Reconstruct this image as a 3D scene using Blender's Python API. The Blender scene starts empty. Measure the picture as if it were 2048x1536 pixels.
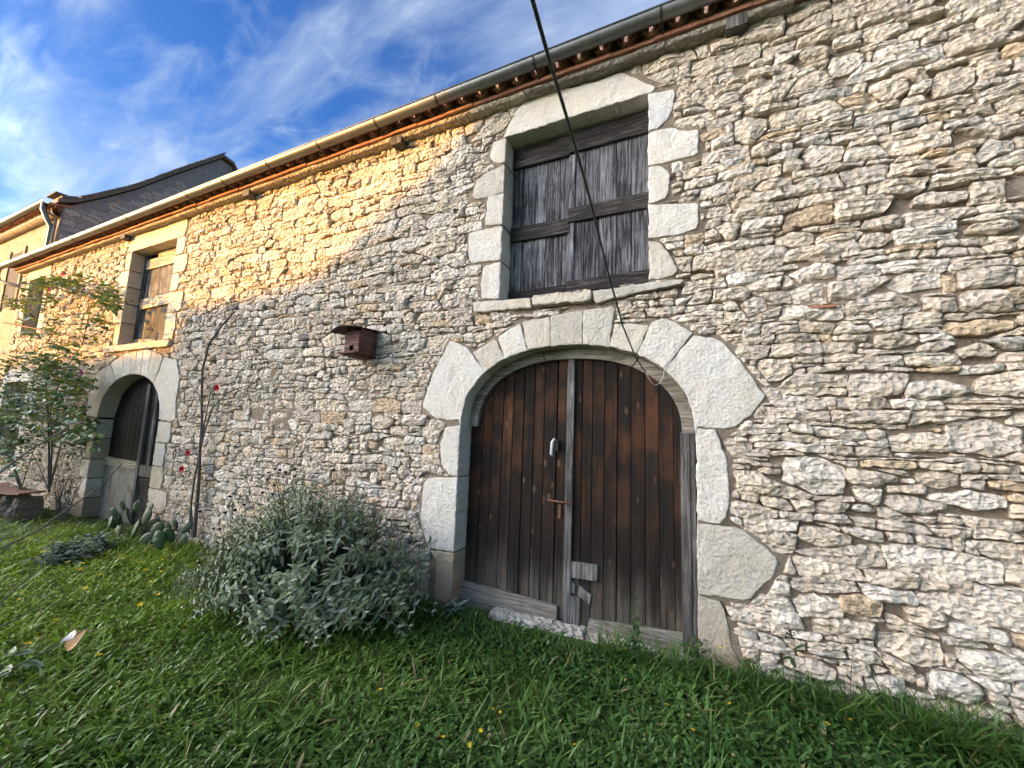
import bpy, bmesh, math, random
import numpy as np
from mathutils import Vector, Matrix, noise as mn

random.seed(11); RNG = np.random.default_rng(11)
rad = math.radians
sc = bpy.context.scene
C = bpy.context.collection

# ------------------------------------------------------------------ camera, sky, sun, exposure
F_PX, PITCH, ROLL, YAW, DIST, EYE = 800.0, rad(6.94), rad(2.19), rad(25.2), 3.45, 1.90
FW = np.array([-math.sin(YAW)*math.cos(PITCH), math.cos(YAW)*math.cos(PITCH), math.sin(PITCH)])
_r0 = np.array([math.cos(YAW), math.sin(YAW), 0.0]); _u0 = np.cross(_r0, FW)
RT = _r0*math.cos(ROLL) + _u0*math.sin(ROLL)
UP = -_r0*math.sin(ROLL) + _u0*math.cos(ROLL)
CAM = np.array([0.0, -DIST, EYE])
cam = bpy.data.cameras.new('camera'); co = bpy.data.objects.new('camera', cam); C.objects.link(co)
cam.sensor_width = 36.0; cam.lens = F_PX/2048*36.0; cam.clip_start = 0.05; cam.clip_end = 2000
co.matrix_world = Matrix(((RT[0], UP[0], -FW[0], CAM[0]), (RT[1], UP[1], -FW[1], CAM[1]),
                          (RT[2], UP[2], -FW[2], CAM[2]), (0, 0, 0, 1)))
sc.camera = co

SUN_AZ, SUN_EL = rad(52), rad(7.0)         # azimuth: to the left of the wall's normal
SUN_DIR = Vector((-math.sin(SUN_AZ)*math.cos(SUN_EL), -math.cos(SUN_AZ)*math.cos(SUN_EL), math.sin(SUN_EL)))
sun = bpy.data.lights.new('sun', 'SUN'); so = bpy.data.objects.new('sun', sun); C.objects.link(so)
sun.energy = 3.2; sun.angle = rad(0.5); sun.color = (1.0, 0.46, 0.05)
so.rotation_euler = SUN_DIR.to_track_quat('Z', 'Y').to_euler()

world = bpy.data.worlds.new('World'); sc.world = world; world.use_nodes = True
wn, wl = world.node_tree.nodes, world.node_tree.links
wn.clear()
w_out = wn.new('ShaderNodeOutputWorld'); w_bg = wn.new('ShaderNodeBackground')
w_sky = wn.new('ShaderNodeTexSky'); w_sky.sky_type = 'NISHITA'; w_sky.sun_disc = False
w_sky.sun_elevation = SUN_EL
w_sky.sun_rotation = math.atan2(SUN_DIR.x, SUN_DIR.y)
w_sky.altitude = 200; w_sky.air_density = 1.0; w_sky.dust_density = 0.6; w_sky.ozone_density = 2.0
w_bg.inputs['Strength'].default_value = 0.15
def wnode(t, **kw):
    n = wn.new(t)
    for k, v in kw.items(): setattr(n, k, v)
    return n
w_tc = wnode('ShaderNodeTexCoord'); w_sep = wnode('ShaderNodeSeparateXYZ')
wl.new(w_tc.outputs['Generated'], w_sep.inputs[0])
w_zz = wnode('ShaderNodeMath', operation='MAXIMUM'); wl.new(w_sep.outputs['Z'], w_zz.inputs[0]); w_zz.inputs[1].default_value = 0.0
w_z2 = wnode('ShaderNodeMath', operation='ADD'); wl.new(w_zz.outputs[0], w_z2.inputs[0]); w_z2.inputs[1].default_value = 0.22
w_dx = wnode('ShaderNodeMath', operation='DIVIDE'); wl.new(w_sep.outputs['X'], w_dx.inputs[0]); wl.new(w_z2.outputs[0], w_dx.inputs[1])
w_dy = wnode('ShaderNodeMath', operation='DIVIDE'); wl.new(w_sep.outputs['Y'], w_dy.inputs[0]); wl.new(w_z2.outputs[0], w_dy.inputs[1])
w_cmb = wnode('ShaderNodeCombineXYZ'); wl.new(w_dx.outputs[0], w_cmb.inputs[0]); wl.new(w_dy.outputs[0], w_cmb.inputs[1])
def cloud_layer(rot, scale, nscale, detail, dist, lo, hi, off):
    m = wnode('ShaderNodeMapping'); wl.new(w_cmb.outputs[0], m.inputs[0])
    m.inputs['Rotation'].default_value = (0, 0, rot); m.inputs['Scale'].default_value = scale; m.inputs['Location'].default_value = off
    t = wnode('ShaderNodeTexNoise'); wl.new(m.outputs[0], t.inputs['Vector'])
    t.inputs['Scale'].default_value = nscale; t.inputs['Detail'].default_value = detail
    t.inputs['Roughness'].default_value = 0.55; t.inputs['Distortion'].default_value = dist
    r = wnode('ShaderNodeMapRange', interpolation_type='SMOOTHSTEP'); wl.new(t.outputs[0], r.inputs[0])
    r.inputs[1].default_value = lo; r.inputs[2].default_value = hi
    return r
CLOUD_A = cloud_layer(rad(-42), (0.62, 2.2, 1), 2.7, 5, 0.45, 0.34, 0.84, (2.3, 8.2, 0))
CLOUD_B = cloud_layer(rad(-30), (0.9, 1.7, 1), 6.0, 5, 0.5, 0.46, 0.80, (0.3, 2.1, 0))
w_mx = wnode('ShaderNodeMath', operation='MULTIPLY_ADD'); wl.new(CLOUD_B.outputs[0], w_mx.inputs[0]); w_mx.inputs[1].default_value = 0.45
wl.new(CLOUD_A.outputs[0], w_mx.inputs[2])
w_cl = wnode('ShaderNodeClamp'); wl.new(w_mx.outputs[0], w_cl.inputs[0]); w_cl.inputs[2].default_value = 0.80
w_mix = wnode('ShaderNodeMixRGB'); w_hs = wnode('ShaderNodeHueSaturation'); wl.new(w_sky.outputs[0], w_hs.inputs['Color']); w_hs.inputs['Hue'].default_value = 0.525; w_hs.inputs['Saturation'].default_value = 1.35; w_hs.inputs['Value'].default_value = 0.60
wl.new(w_cl.outputs[0], w_mix.inputs[0]); wl.new(w_hs.outputs[0], w_mix.inputs[1])
# thin cloud brightens near the sun: unseen glow, strengthened to light the shaded wall
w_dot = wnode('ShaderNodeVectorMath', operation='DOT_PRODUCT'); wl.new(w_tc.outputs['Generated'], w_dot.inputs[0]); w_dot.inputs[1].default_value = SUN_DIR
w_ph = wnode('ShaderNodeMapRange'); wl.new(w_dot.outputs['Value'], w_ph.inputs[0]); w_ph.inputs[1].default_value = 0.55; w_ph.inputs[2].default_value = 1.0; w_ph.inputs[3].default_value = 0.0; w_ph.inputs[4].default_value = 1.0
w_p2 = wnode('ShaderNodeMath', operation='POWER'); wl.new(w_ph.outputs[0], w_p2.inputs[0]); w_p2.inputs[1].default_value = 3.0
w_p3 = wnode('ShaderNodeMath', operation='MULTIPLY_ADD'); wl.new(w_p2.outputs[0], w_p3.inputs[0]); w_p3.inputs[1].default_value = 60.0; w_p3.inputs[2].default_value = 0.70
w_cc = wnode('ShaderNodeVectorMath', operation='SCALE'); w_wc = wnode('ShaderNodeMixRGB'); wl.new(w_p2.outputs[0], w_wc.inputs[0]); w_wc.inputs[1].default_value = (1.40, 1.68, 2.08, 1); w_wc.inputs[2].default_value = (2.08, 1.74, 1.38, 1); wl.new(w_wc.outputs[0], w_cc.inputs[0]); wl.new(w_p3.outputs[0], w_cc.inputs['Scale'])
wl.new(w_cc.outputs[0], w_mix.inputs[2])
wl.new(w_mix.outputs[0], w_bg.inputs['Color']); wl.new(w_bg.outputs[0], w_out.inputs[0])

sc.view_settings.view_transform = 'Standard'; sc.view_settings.look = 'None'
sc.view_settings.exposure = 2.25; sc.view_settings.gamma = 1.0; sc.view_settings.use_curve_mapping = False
sc.render.engine = 'CYCLES'
sc.cycles.max_bounces = 6; sc.cycles.diffuse_bounces = 4; sc.cycles.use_denoising = True

# ------------------------------------------------------------------ measuring: a photo pixel onto a plane of the place
def _ray(px, py): return RT*(px-1024)/F_PX + UP*(768-py)/F_PX + FW
def W(px, py, y=0.0):
    d = _ray(px, py); p = CAM + d*((y-CAM[1])/d[1]); return (float(p[0]), float(p[2]))
def WX(px, py, x):
    d = _ray(px, py); return CAM + d*((x-CAM[0])/d[0])
def gz(x, y):
    return 0.225 + (0.0105*max(x, -12) if x < 0 else 0.01*min(x, 4)) + 0.02*mn.noise(Vector((x*0.9, y*0.9, 3.1))) + 0.012*mn.noise(Vector((x*2.7, y*2.7, 7.7)))
def G(px, py, z=None):
    zz = 0.2
    for _ in range(4):
        d = _ray(px, py); p = CAM + d*((zz-CAM[2])/d[2]); zz = gz(p[0], p[1]) if z is None else z
    return (float(p[0]), float(p[1]), zz)
def dist_cam(x, y, z): return math.sqrt((x-CAM[0])**2+(y-CAM[1])**2+(z-CAM[2])**2)

# ------------------------------------------------------------------ object helpers
def tag(o, label=None, cat=None, group=None, kind=None):
    if label: o['label'] = label
    if cat: o['category'] = cat
    if group: o['group'] = group
    if kind: o['kind'] = kind
    return o
def thing(name, loc, label, cat, group=None):
    o = bpy.data.objects.new(name, None); C.objects.link(o); o.location = loc
    o.empty_display_size = 0.1
    return tag(o, label, cat, group)
def link(name, me, parent=None, loc=(0, 0, 0)):
    """one mesh object; loc is in world coordinates, parents carry no rotation"""
    o = bpy.data.objects.new(name, me); C.objects.link(o)
    if parent is not None:
        o.parent = parent
        pl = Vector((0, 0, 0)); q = parent
        while q is not None: pl += q.location; q = q.parent
        o.location = Vector(loc) - pl
    else: o.location = loc
    return o
class MB:
    def __init__(s): s.v = []; s.f = []; s.c = []; s.col = (1, 1, 1)
    def add(s, vs, fs, col=None):
        b = len(s.v); s.v += [tuple(v) for v in vs]; s.f += [tuple(i+b for i in f) for f in fs]
        s.c += [col or s.col]*len(vs)
    def box(s, x0, x1, y0, y1, z0, z1, col=None):
        s.add([(x0,y0,z0),(x1,y0,z0),(x1,y1,z0),(x0,y1,z0),(x0,y0,z1),(x1,y0,z1),(x1,y1,z1),(x0,y1,z1)],
              [(0,3,2,1),(4,5,6,7),(0,1,5,4),(1,2,6,5),(2,3,7,6),(3,0,4,7)], col)
    def tube(s, pts, r, n=6, col=None, cap=True):
        pts = [Vector(p) for p in pts]; rr = r if isinstance(r, (list, tuple)) else [r]*len(pts)
        vs = []; t0 = (pts[1]-pts[0]).normalized(); a = t0.orthogonal().normalized()
        for i, p in enumerate(pts):
            t = (pts[min(i+1, len(pts)-1)] - pts[max(i-1, 0)]).normalized()
            a = (a - t*a.dot(t)).normalized(); b = t.cross(a)
            for k in range(n):
                an = 2*math.pi*k/n; vs.append(p + (a*math.cos(an)+b*math.sin(an))*rr[i])
        fs = [(i*n+k, i*n+(k+1) % n, (i+1)*n+(k+1) % n, (i+1)*n+k) for i in range(len(pts)-1) for k in range(n)]
        if cap: fs += [tuple(range(n-1, -1, -1)), tuple(range((len(pts)-1)*n, len(pts)*n))]
        s.add(vs, fs, col)
    def mesh(s, name, mat, smooth=False, origin=(0, 0, 0)):
        me = bpy.data.meshes.new(name); o = origin
        me.from_pydata([(v[0]-o[0], v[1]-o[1], v[2]-o[2]) for v in s.v], [], s.f)
        at = me.attributes.new('tint', 'FLOAT_COLOR', 'POINT')
        at.data.foreach_set('color', np.array([(c[0], c[1], c[2], 1.0) for c in s.c], dtype=np.float32).ravel())
        if smooth: me.shade_smooth()
        if mat: me.materials.append(mat)
        return me
    def build(s, name, mat, parent=None, origin=None, smooth=False):
        if origin is None:
            a = np.array(s.v); origin = tuple((a.min(0)+a.max(0))/2)
        return link(name, s.mesh(name, mat, smooth, origin), parent, origin)
def np_mesh(name, V, T, col, mat, smooth=True):
    me = bpy.data.meshes.new(name)
    me.vertices.add(len(V)); me.vertices.foreach_set('co', V.astype(np.float32).ravel())
    me.loops.add(T.size); me.loops.foreach_set('vertex_index', T.astype(np.int32).ravel())
    me.polygons.add(len(T)); me.polygons.foreach_set('loop_start', (np.arange(len(T))*3).astype(np.int32))
    at = me.attributes.new('tint', 'FLOAT_COLOR', 'POINT')
    at.data.foreach_set('color', np.concatenate([col, np.ones((len(col), 1))], 1).astype(np.float32).ravel())
    me.update(calc_edges=True); me.validate()
    if smooth: me.shade_smooth()
    me.materials.append(mat)
    return me

# ------------------------------------------------------------------ materials
class NT:
    def __init__(s, name):
        s.m = bpy.data.materials.new(name); s.m.use_nodes = True; s.n = s.m.node_tree.nodes; s.l = s.m.node_tree.links
        s.b = s.n['Principled BSDF']; s.out = s.n['Material Output']
    def new(s, t, ins=None, **kw):
        n = s.n.new(t)
        for k, v in kw.items(): setattr(n, k, v)
        for k, v in (ins or {}).items(): s.set(n.inputs[k], v)
        return n
    def set(s, inp, v):
        if hasattr(v, 'is_output') and v.is_output: s.l.new(v, inp)
        elif hasattr(inp.default_value, '__len__') and not hasattr(v, '__len__'): inp.default_value = [v]*len(inp.default_value)
        elif hasattr(inp.default_value, '__len__') and len(inp.default_value) == 4 and len(v) == 3: inp.default_value = (*v, 1)
        else: inp.default_value = v
    def pos(s): return s.new('ShaderNodeNewGeometry').outputs['Position']
    def attr(s): return s.new('ShaderNodeAttribute', attribute_name='tint').outputs['Color']
    def rnd(s): return s.new('ShaderNodeObjectInfo').outputs['Random']
    def mapv(s, v, scale=(1,1,1), loc=(0,0,0)): return s.new('ShaderNodeMapping', {'Vector': v, 'Scale': scale, 'Location': loc}).outputs[0]
    def noise(s, v, scale, detail=4, rough=0.55, dist=0.0):
        return s.new('ShaderNodeTexNoise', {'Vector': v, 'Scale': scale, 'Detail': detail, 'Roughness': rough, 'Distortion': dist}).outputs[0]
    def voro(s, v, scale, feature='F1', rand=1.0):
        return s.new('ShaderNodeTexVoronoi', {'Vector': v, 'Scale': scale, 'Randomness': rand}, feature=feature).outputs['Distance']
    def rng(s, v, a, b, c=0.0, d=1.0, smooth=False):
        return s.new('ShaderNodeMapRange', {0: v, 1: a, 2: b, 3: c, 4: d}, interpolation_type='SMOOTHSTEP' if smooth else 'LINEAR').outputs[0]
    def math(s, op, a, b=0.0, c=0.0): return s.new('ShaderNodeMath', {0: a, 1: b, 2: c}, operation=op).outputs[0]
    def mix(s, f, a, b, blend='MIX'): return s.new('ShaderNodeMixRGB', {0: f, 1: a, 2: b}, blend_type=blend).outputs[0]
    def z(s, v): return s.new('ShaderNodeSeparateXYZ', {0: v}).outputs
    def bump(s, h, strength, dist, normal=None):
        n = s.new('ShaderNodeBump', {'Height': h, 'Strength': strength, 'Distance': dist})
        if normal is not None: s.l.new(normal, n.inputs['Normal'])
        return n.outputs[0]
    def done(s, col, rough=0.9, normal=None, spec=0.25, metal=0.0):
        s.set(s.b.inputs['Base Color'], col); s.set(s.b.inputs['Roughness'], rough)
        s.set(s.b.inputs['Specular IOR Level'], spec); s.set(s.b.inputs['Metallic'], metal)
        if normal is not None: s.l.new(normal, s.b.inputs['Normal'])
        return s.m

def mat_stone():
    t = NT('rubble limestone'); p = t.pos(); col = t.attr()
    big = t.noise(p, 3.2, 5, 0.6)
    fine = t.noise(t.mapv(p, (1, 1, 1.2)), 30, 6, 0.65)
    speck = t.noise(p, 120, 3, 0.6)
    col = t.mix(t.rng(big, 0.35, 0.7, 0, 0.55), col, t.mix(1.0, col, (1.0, 0.92, 0.80), 'MULTIPLY'))
    col = t.mix(t.rng(fine, 0.35, 0.65, 0.0, 1.0), t.mix(1.0, col, (0.84, 0.81, 0.77), 'MULTIPLY'), t.mix(1.0, col, (1.12, 1.12, 1.12), 'MULTIPLY'))
    ochre = t.math('MULTIPLY', t.rng(t.noise(t.mapv(p, (1, 1, 1), (5, 2, 9)), 7.5, 4, 0.6), 0.62, 0.76), 0.40)
    col = t.mix(ochre, col, (0.40, 0.25, 0.10))
    xyz = t.z(p)
    low = t.math('MULTIPLY', t.rng(xyz[2], 3.2, 0.4), t.rng(xyz[0], -2.0, 1.0))
    lich = t.math('MULTIPLY', t.rng(t.noise(p, 10, 5, 0.7), 0.55, 0.68), t.math('MULTIPLY', low, 0.5))
    col = t.mix(lich, col, (0.20, 0.18, 0.09))
    col = t.mix(t.rng(speck, 0.62, 0.75, 0, 0.35), col, (0.13, 0.11, 0.085))
    chip = t.voro(t.mapv(t.new('ShaderNodeVectorMath', {0: p, 1: t.new('ShaderNodeVectorMath', {0: t.new('ShaderNodeTexNoise', {'Vector': p, 'Scale': 9.0, 'Detail': 2}).outputs['Color'], 'Scale': 0.06}, operation='SCALE').outputs[0]}, operation='ADD').outputs[0], (1.0, 1.0, 1.45)), 21)
    chip2 = t.voro(t.mapv(p, (1.0, 1.0, 1.5)), 52)
    n1 = t.bump(chip, 0.85, 0.042)
    n2 = t.bump(chip2, 0.55, 0.010, n1)
    n3 = t.bump(fine, 0.85, 0.020, n2)
    n4 = t.bump(speck, 0.5, 0.003, n3)
    return t.done(col, 0.92, n4, 0.15)
def mat_dressed():
    t = NT('dressed limestone'); p = t.pos(); col = t.attr()
    peck = t.noise(p, 52, 5, 0.72); big = t.noise(p, 2.6, 5, 0.6)
    col = t.mix(t.rng(big, 0.4, 0.72, 0, 0.5), col, t.mix(1.0, col, (0.92, 0.82, 0.64), 'MULTIPLY'))
    col = t.mix(t.rng(peck, 0.32, 0.5, 1, 0), col, t.mix(1.0, col, (0.72, 0.69, 0.64), 'MULTIPLY'))
    stain = t.rng(t.noise(t.mapv(p, (1, 1, 0.6)), 4.2, 6, 0.72), 0.54, 0.72, 0, 0.50)
    col = t.mix(stain, col, (0.27, 0.24, 0.18))
    xyz = t.z(p)
    col = t.mix(t.math('MULTIPLY', t.rng(xyz[2], 0.75, 0.25), t.rng(t.noise(p, 3.5, 4), 0.3, 0.6, 0.2, 0.8)), col, (0.30, 0.20, 0.11))
    n1 = t.bump(peck, 0.9, 0.011); n1 = t.bump(t.voro(p, 34), 0.5, 0.009, n1); n2 = t.bump(t.noise(p, 9, 4), 0.7, 0.035, n1)
    return t.done(col, 0.9, n2, 0.15)
def mat_mortar():
    t = NT('lime mortar'); p = t.pos()
    a = t.noise(p, 5, 5, 0.6); b = t.noise(p, 45, 5, 0.7)
    col = t.mix(t.rng(a, 0.3, 0.7), (0.20, 0.158, 0.118), (0.31, 0.258, 0.20))
    col = t.mix(t.rng(b, 0.35, 0.65), t.mix(1.0, col, (0.66, 0.62, 0.58), 'MULTIPLY'), col)
    n1 = t.bump(b, 0.9, 0.014); n2 = t.bump(t.noise(p, 160, 2), 0.5, 0.004, n1)
    return t.done(col, 0.95, n2, 0.1)
def mat_wood(name, horiz=False, dark=(0.02, 0.016, 0.013), mid=(0.07, 0.05, 0.035), light=(0.24, 0.22, 0.20), streak=(0.45, 0.75),
             red=None, weather=None, knots=0.0, amb=1.0, bleach=0.0, redz=None):
    t = NT(name); p = t.pos(); r = t.rnd()
    off = t.new('ShaderNodeCombineXYZ', {0: t.math('MULTIPLY', r, 37.0), 1: 0.0, 2: t.math('MULTIPLY', r, 91.0)}).outputs[0]
    v = t.new('ShaderNodeVectorMath', {0: p, 1: off}, operation='ADD').outputs[0]
    k = (0.6, 15, 20) if horiz else (20, 15, 0.6)
    wv = t.new('ShaderNodeVectorMath', {0: v, 1: t.new('ShaderNodeVectorMath', {0: t.new('ShaderNodeTexNoise', {'Vector': t.mapv(v, (3, 3, 3)), 'Scale': 1.0, 'Detail': 2}).outputs['Color'], 'Scale': 0.045}, operation='SCALE').outputs[0]}, operation='ADD').outputs[0]
    g1 = t.noise(t.mapv(wv, k), 1.0, 6, 0.65, 0.4)
    g2 = t.noise(t.mapv(wv, tuple(3.6*q for q in k)), 1.0, 4, 0.7)
    big = t.noise(v, 2.3, 4, 0.6)
    g = t.math('ADD', t.math('MULTIPLY', g1, 0.65), t.math('MULTIPLY', g2, 0.35))
    col = t.mix(t.rng(g, 0.36, 0.60), dark, mid)
    if red is not None:
        zz = t.z(p)[2]
        rf = t.rng(big, 0.44, 0.66)
        if redz: rf = t.math('MULTIPLY', rf, t.math('MULTIPLY', t.rng(zz, redz[0], redz[1]), t.rng(g, 0.30, 0.56)))
        col = t.mix(rf, col, red)
    st = t.rng(t.math('ADD', g2, t.math('MULTIPLY', t.math('SUBTRACT', big, 0.5), 0.5)), streak[0], streak[1])
    if weather:
        zz = t.math('ADD', t.z(p)[2], t.math('MULTIPLY', t.math('SUBTRACT', t.noise(t.mapv(v, (5, 5, 1.2)), 1.0, 4), 0.5), 0.9))
        wf = t.rng(zz, weather[0], weather[1], 1.0, 0.0, True)
        st = t.math('MAXIMUM', t.math('MULTIPLY', st, t.rng(zz, weather[1]+0.6, weather[1]-0.2, 0.25, 1.0)), t.math('MULTIPLY', wf, t.rng(g, 0.36, 0.58, 0.05, 0.95)))
    col = t.mix(st, col, light)
    if knots:
        kd = t.voro(t.mapv(v, (9, 9, 3.6) if not horiz else (3.6, 9, 9)), 1.0)
        kf = t.math('MULTIPLY', t.rng(kd, 0.16, 0.08), knots)
        col = t.mix(kf, col, (0.12, 0.072, 0.044)); col = t.mix(t.math('MULTIPLY', t.rng(kd, 0.07, 0.03), knots), col, (0.05, 0.02, 0.012))
    col = t.mix(1.0, col, t.new('ShaderNodeCombineColor', {0: t.rng(r, 0, 1, 0.72, 1.2), 1: t.rng(r, 0, 1, 0.72, 1.2), 2: t.rng(r, 0, 1, 0.74, 1.2)}).outputs[0], 'MULTIPLY')
    n = t.bump(g, 0.9, 0.008); n = t.bump(g2, 0.7, 0.004, n)
    return t.done(col, 0.82, n, 0.2)
def mat_simple(name, c1, c2, scale=12, rough=0.7, bump=0.3, bd=0.005, metal=0.0, spec=0.3, useattr=False):
    t = NT(name); p = t.pos(); a = t.noise(p, scale, 5, 0.65)
    col = t.mix(t.rng(a, 0.3, 0.7), c1, c2)
    if useattr: col = t.mix(1.0, col, t.attr(), 'MULTIPLY')
    return t.done(col, rough, t.bump(t.noise(p, scale*4, 4, 0.7), bump, bd), spec, metal)
def mat_leaf(name, rough=0.5, trans=0.25, spec=0.3, tl=(1.0, 1.1, 0.5)):
    t = NT(name); col = t.attr(); p = t.pos()
    col = t.mix(1.0, col, t.mix(t.noise(p, 30, 3), (0.7, 0.7, 0.7), (1.25, 1.25, 1.25)), 'MULTIPLY')
    t.done(col, rough, None, spec)
    tr = t.new('ShaderNodeBsdfTranslucent', {'Color': t.mix(1.0, col, tl, 'MULTIPLY')})
    mx = t.new('ShaderNodeMixShader', {0: trans}); t.l.new(t.b.outputs[0], mx.inputs[1]); t.l.new(tr.outputs[0], mx.inputs[2])
    t.l.new(mx.outputs[0], t.out.inputs[0])
    return t.m

M = dict(
    stone=mat_stone(), dressed=mat_dressed(), mortar=mat_mortar(),
    door=mat_wood('old brown door boards', dark=(0.0045, 0.0035, 0.003), mid=(0.019, 0.0115, 0.008), light=(0.115, 0.098, 0.078), streak=(0.62, 0.86),
                  red=(0.098, 0.038, 0.015), redz=(0.9, 1.9), weather=(0.30, 0.85), knots=0.9),
    kick=mat_wood('grey kick boards', True, dark=(0.07, 0.058, 0.046), mid=(0.165, 0.140, 0.11), light=(0.33, 0.30, 0.265), streak=(0.42, 0.72)),
    strip=mat_wood('grey strip wood', dark=(0.03, 0.028, 0.027), mid=(0.09, 0.085, 0.08), light=(0.20, 0.19, 0.175), streak=(0.45, 0.7)),
    shutter=mat_wood('blackened shutter boards', dark=(0.007, 0.007, 0.008), mid=(0.030, 0.030, 0.033), light=(0.25, 0.25, 0.265), streak=(0.43, 0.76)),
    rail=mat_wood('blackened shutter rails', True, dark=(0.007, 0.006, 0.006), mid=(0.026, 0.022, 0.02), light=(0.13, 0.11, 0.095), streak=(0.52, 0.75)),
    shutter2=mat_wood('sun bleached shutter boards', dark=(0.016, 0.015, 0.014), mid=(0.055, 0.052, 0.05), light=(0.33, 0.32, 0.30), streak=(0.46, 0.70)),
    rail2=mat_wood('sun bleached rails', True, dark=(0.10, 0.085, 0.065), mid=(0.26, 0.22, 0.17), light=(0.5, 0.45, 0.36), streak=(0.42, 0.7)),
    frame=mat_wood('grey arched frame wood', True, dark=(0.06, 0.05, 0.038), mid=(0.17, 0.145, 0.11), light=(0.36, 0.33, 0.28), streak=(0.42, 0.7)),
    sdoor=mat_wood('dark door boards', dark=(0.006, 0.006, 0.007), mid=(0.015, 0.013, 0.0125), light=(0.05, 0.045, 0.042), streak=(0.55, 0.85)),
    pale=mat_wood('pale weathered door panel', dark=(0.07, 0.07, 0.068), mid=(0.155, 0.145, 0.125), light=(0.32, 0.295, 0.25), streak=(0.40, 0.7)),
    redwood=mat_wood('reddish stained nest box wood', True, dark=(0.060, 0.026, 0.022), mid=(0.115, 0.053, 0.043), light=(0.30, 0.23, 0.21), streak=(0.52, 0.80)),
    tile=mat_simple('terracotta', (0.25, 0.10, 0.06), (0.40, 0.20, 0.13), 9, 0.85, 0.5, 0.01, useattr=True),
    zinc=mat_simple('dull zinc', (0.115, 0.12, 0.12), (0.18, 0.18, 0.17), 5, 0.42, 0.25, 0.003, 0.5, 0.4),
    iron=mat_simple('dark iron', (0.02, 0.018, 0.016), (0.06, 0.045, 0.035), 20, 0.6, 0.3, 0.003, 0.4),
    rust=mat_simple('rusty iron', (0.09, 0.035, 0.018), (0.20, 0.09, 0.05), 25, 0.75, 0.4, 0.003, 0.2),
    soil=mat_simple('lawn soil', (0.022, 0.040, 0.010), (0.055, 0.085, 0.022), 4, 0.95, 0.8, 0.03),
    render=mat_simple('rough stony render', (0.25, 0.19, 0.125), (0.50, 0.41, 0.30), 8, 0.95, 1.0, 0.05),
    slate=mat_simple('dark roof covering', (0.085, 0.085, 0.088), (0.19, 0.165, 0.14), 9, 0.9, 0.7, 0.02),
    white=mat_simple('white enamel', (0.42, 0.41, 0.39), (0.58, 0.57, 0.55), 18, 0.5, 0.1, 0.002),
    cable=mat_simple('dark green cable sheath', (0.020, 0.028, 0.020), (0.035, 0.045, 0.034), 8, 0.55, 0.1, 0.001),
    bark=mat_simple('woody stem bark', (0.05, 0.042, 0.034), (0.13, 0.11, 0.09), 30, 0.9, 0.7, 0.006, useattr=False),
    seed=mat_simple('dry seed heads', (0.030, 0.020, 0.014), (0.075, 0.05, 0.034), 60, 0.95, 0.6, 0.004),
    grass=mat_leaf('grass blades', 0.42, 0.25, 0.18), sage=mat_leaf('felted grey leaves', 0.8, 0.12, 0.15, (1, 1, 0.8)),
    rose=mat_leaf('rose leaves', 0.4, 0.25, 0.4), petal=mat_leaf('petals', 0.6, 0.25, 0.2, (1, 0.9, 0.9)), pad=mat_leaf('cactus skin', 0.55, 0.0, 0.3),
)

# ------------------------------------------------------------------ polygons
def area(P): return 0.5*sum(P[i][0]*P[(i+1) % len(P)][1]-P[(i+1) % len(P)][0]*P[i][1] for i in range(len(P)))
def centroid(P):
    a = area(P)
    if abs(a) < 1e-9: return (sum(p[0] for p in P)/len(P), sum(p[1] for p in P)/len(P))
    cx = cy = 0.0
    for i in range(len(P)):
        x0, y0 = P[i]; x1, y1 = P[(i+1) % len(P)]; k = x0*y1-x1*y0; cx += (x0+x1)*k; cy += (y0+y1)*k
    return (cx/(6*a), cy/(6*a))
def clip(P, a, b, c):           # keep a*x+b*y<=c
    out = []; n = len(P)
    for i in range(n):
        p, q = P[i], P[(i+1) % n]; dp = a*p[0]+b*p[1]-c; dq = a*q[0]+b*q[1]-c
        if dp <= 0: out.append(p)
        if (dp < 0 < dq) or (dq < 0 < dp):
            t = dp/(dp-dq); out.append((p[0]+(q[0]-p[0])*t, p[1]+(q[1]-p[1])*t))
    return out
def inset(P, g):
    Q = list(P); n = len(P)
    for i in range(n):
        p, q = P[i], P[(i+1) % n]; ex, ey = q[0]-p[0], q[1]-p[1]; L = math.hypot(ex, ey)
        if L < 1e-6: continue
        nx, ny = ey/L, -ex/L        # outward for CCW
        Q = clip(Q, nx, ny, nx*p[0]+ny*p[1]-g)
        if len(Q) < 3: return []
    return Q
def hull(P):
    P = sorted(set(P)); 
    def half(pts):
        h = []
        for p in pts:
            while len(h) > 1 and (h[-1][0]-h[-2][0])*(p[1]-h[-2][1])-(h[-1][1]-h[-2][1])*(p[0]-h[-2][0]) <= 0: h.pop()
            h.append(p)
        return h[:-1]
    return half(P)+half(P[::-1])
def ccw(P): return P if area(P) > 0 else P[::-1]
def inside(P, x, y):
    r = False; j = len(P)-1
    for i in range(len(P)):
        if (P[i][1] > y) != (P[j][1] > y) and x < (P[j][0]-P[i][0])*(y-P[i][1])/(P[j][1]-P[i][1])+P[i][0]: r = not r
        j = i
    return r

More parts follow.
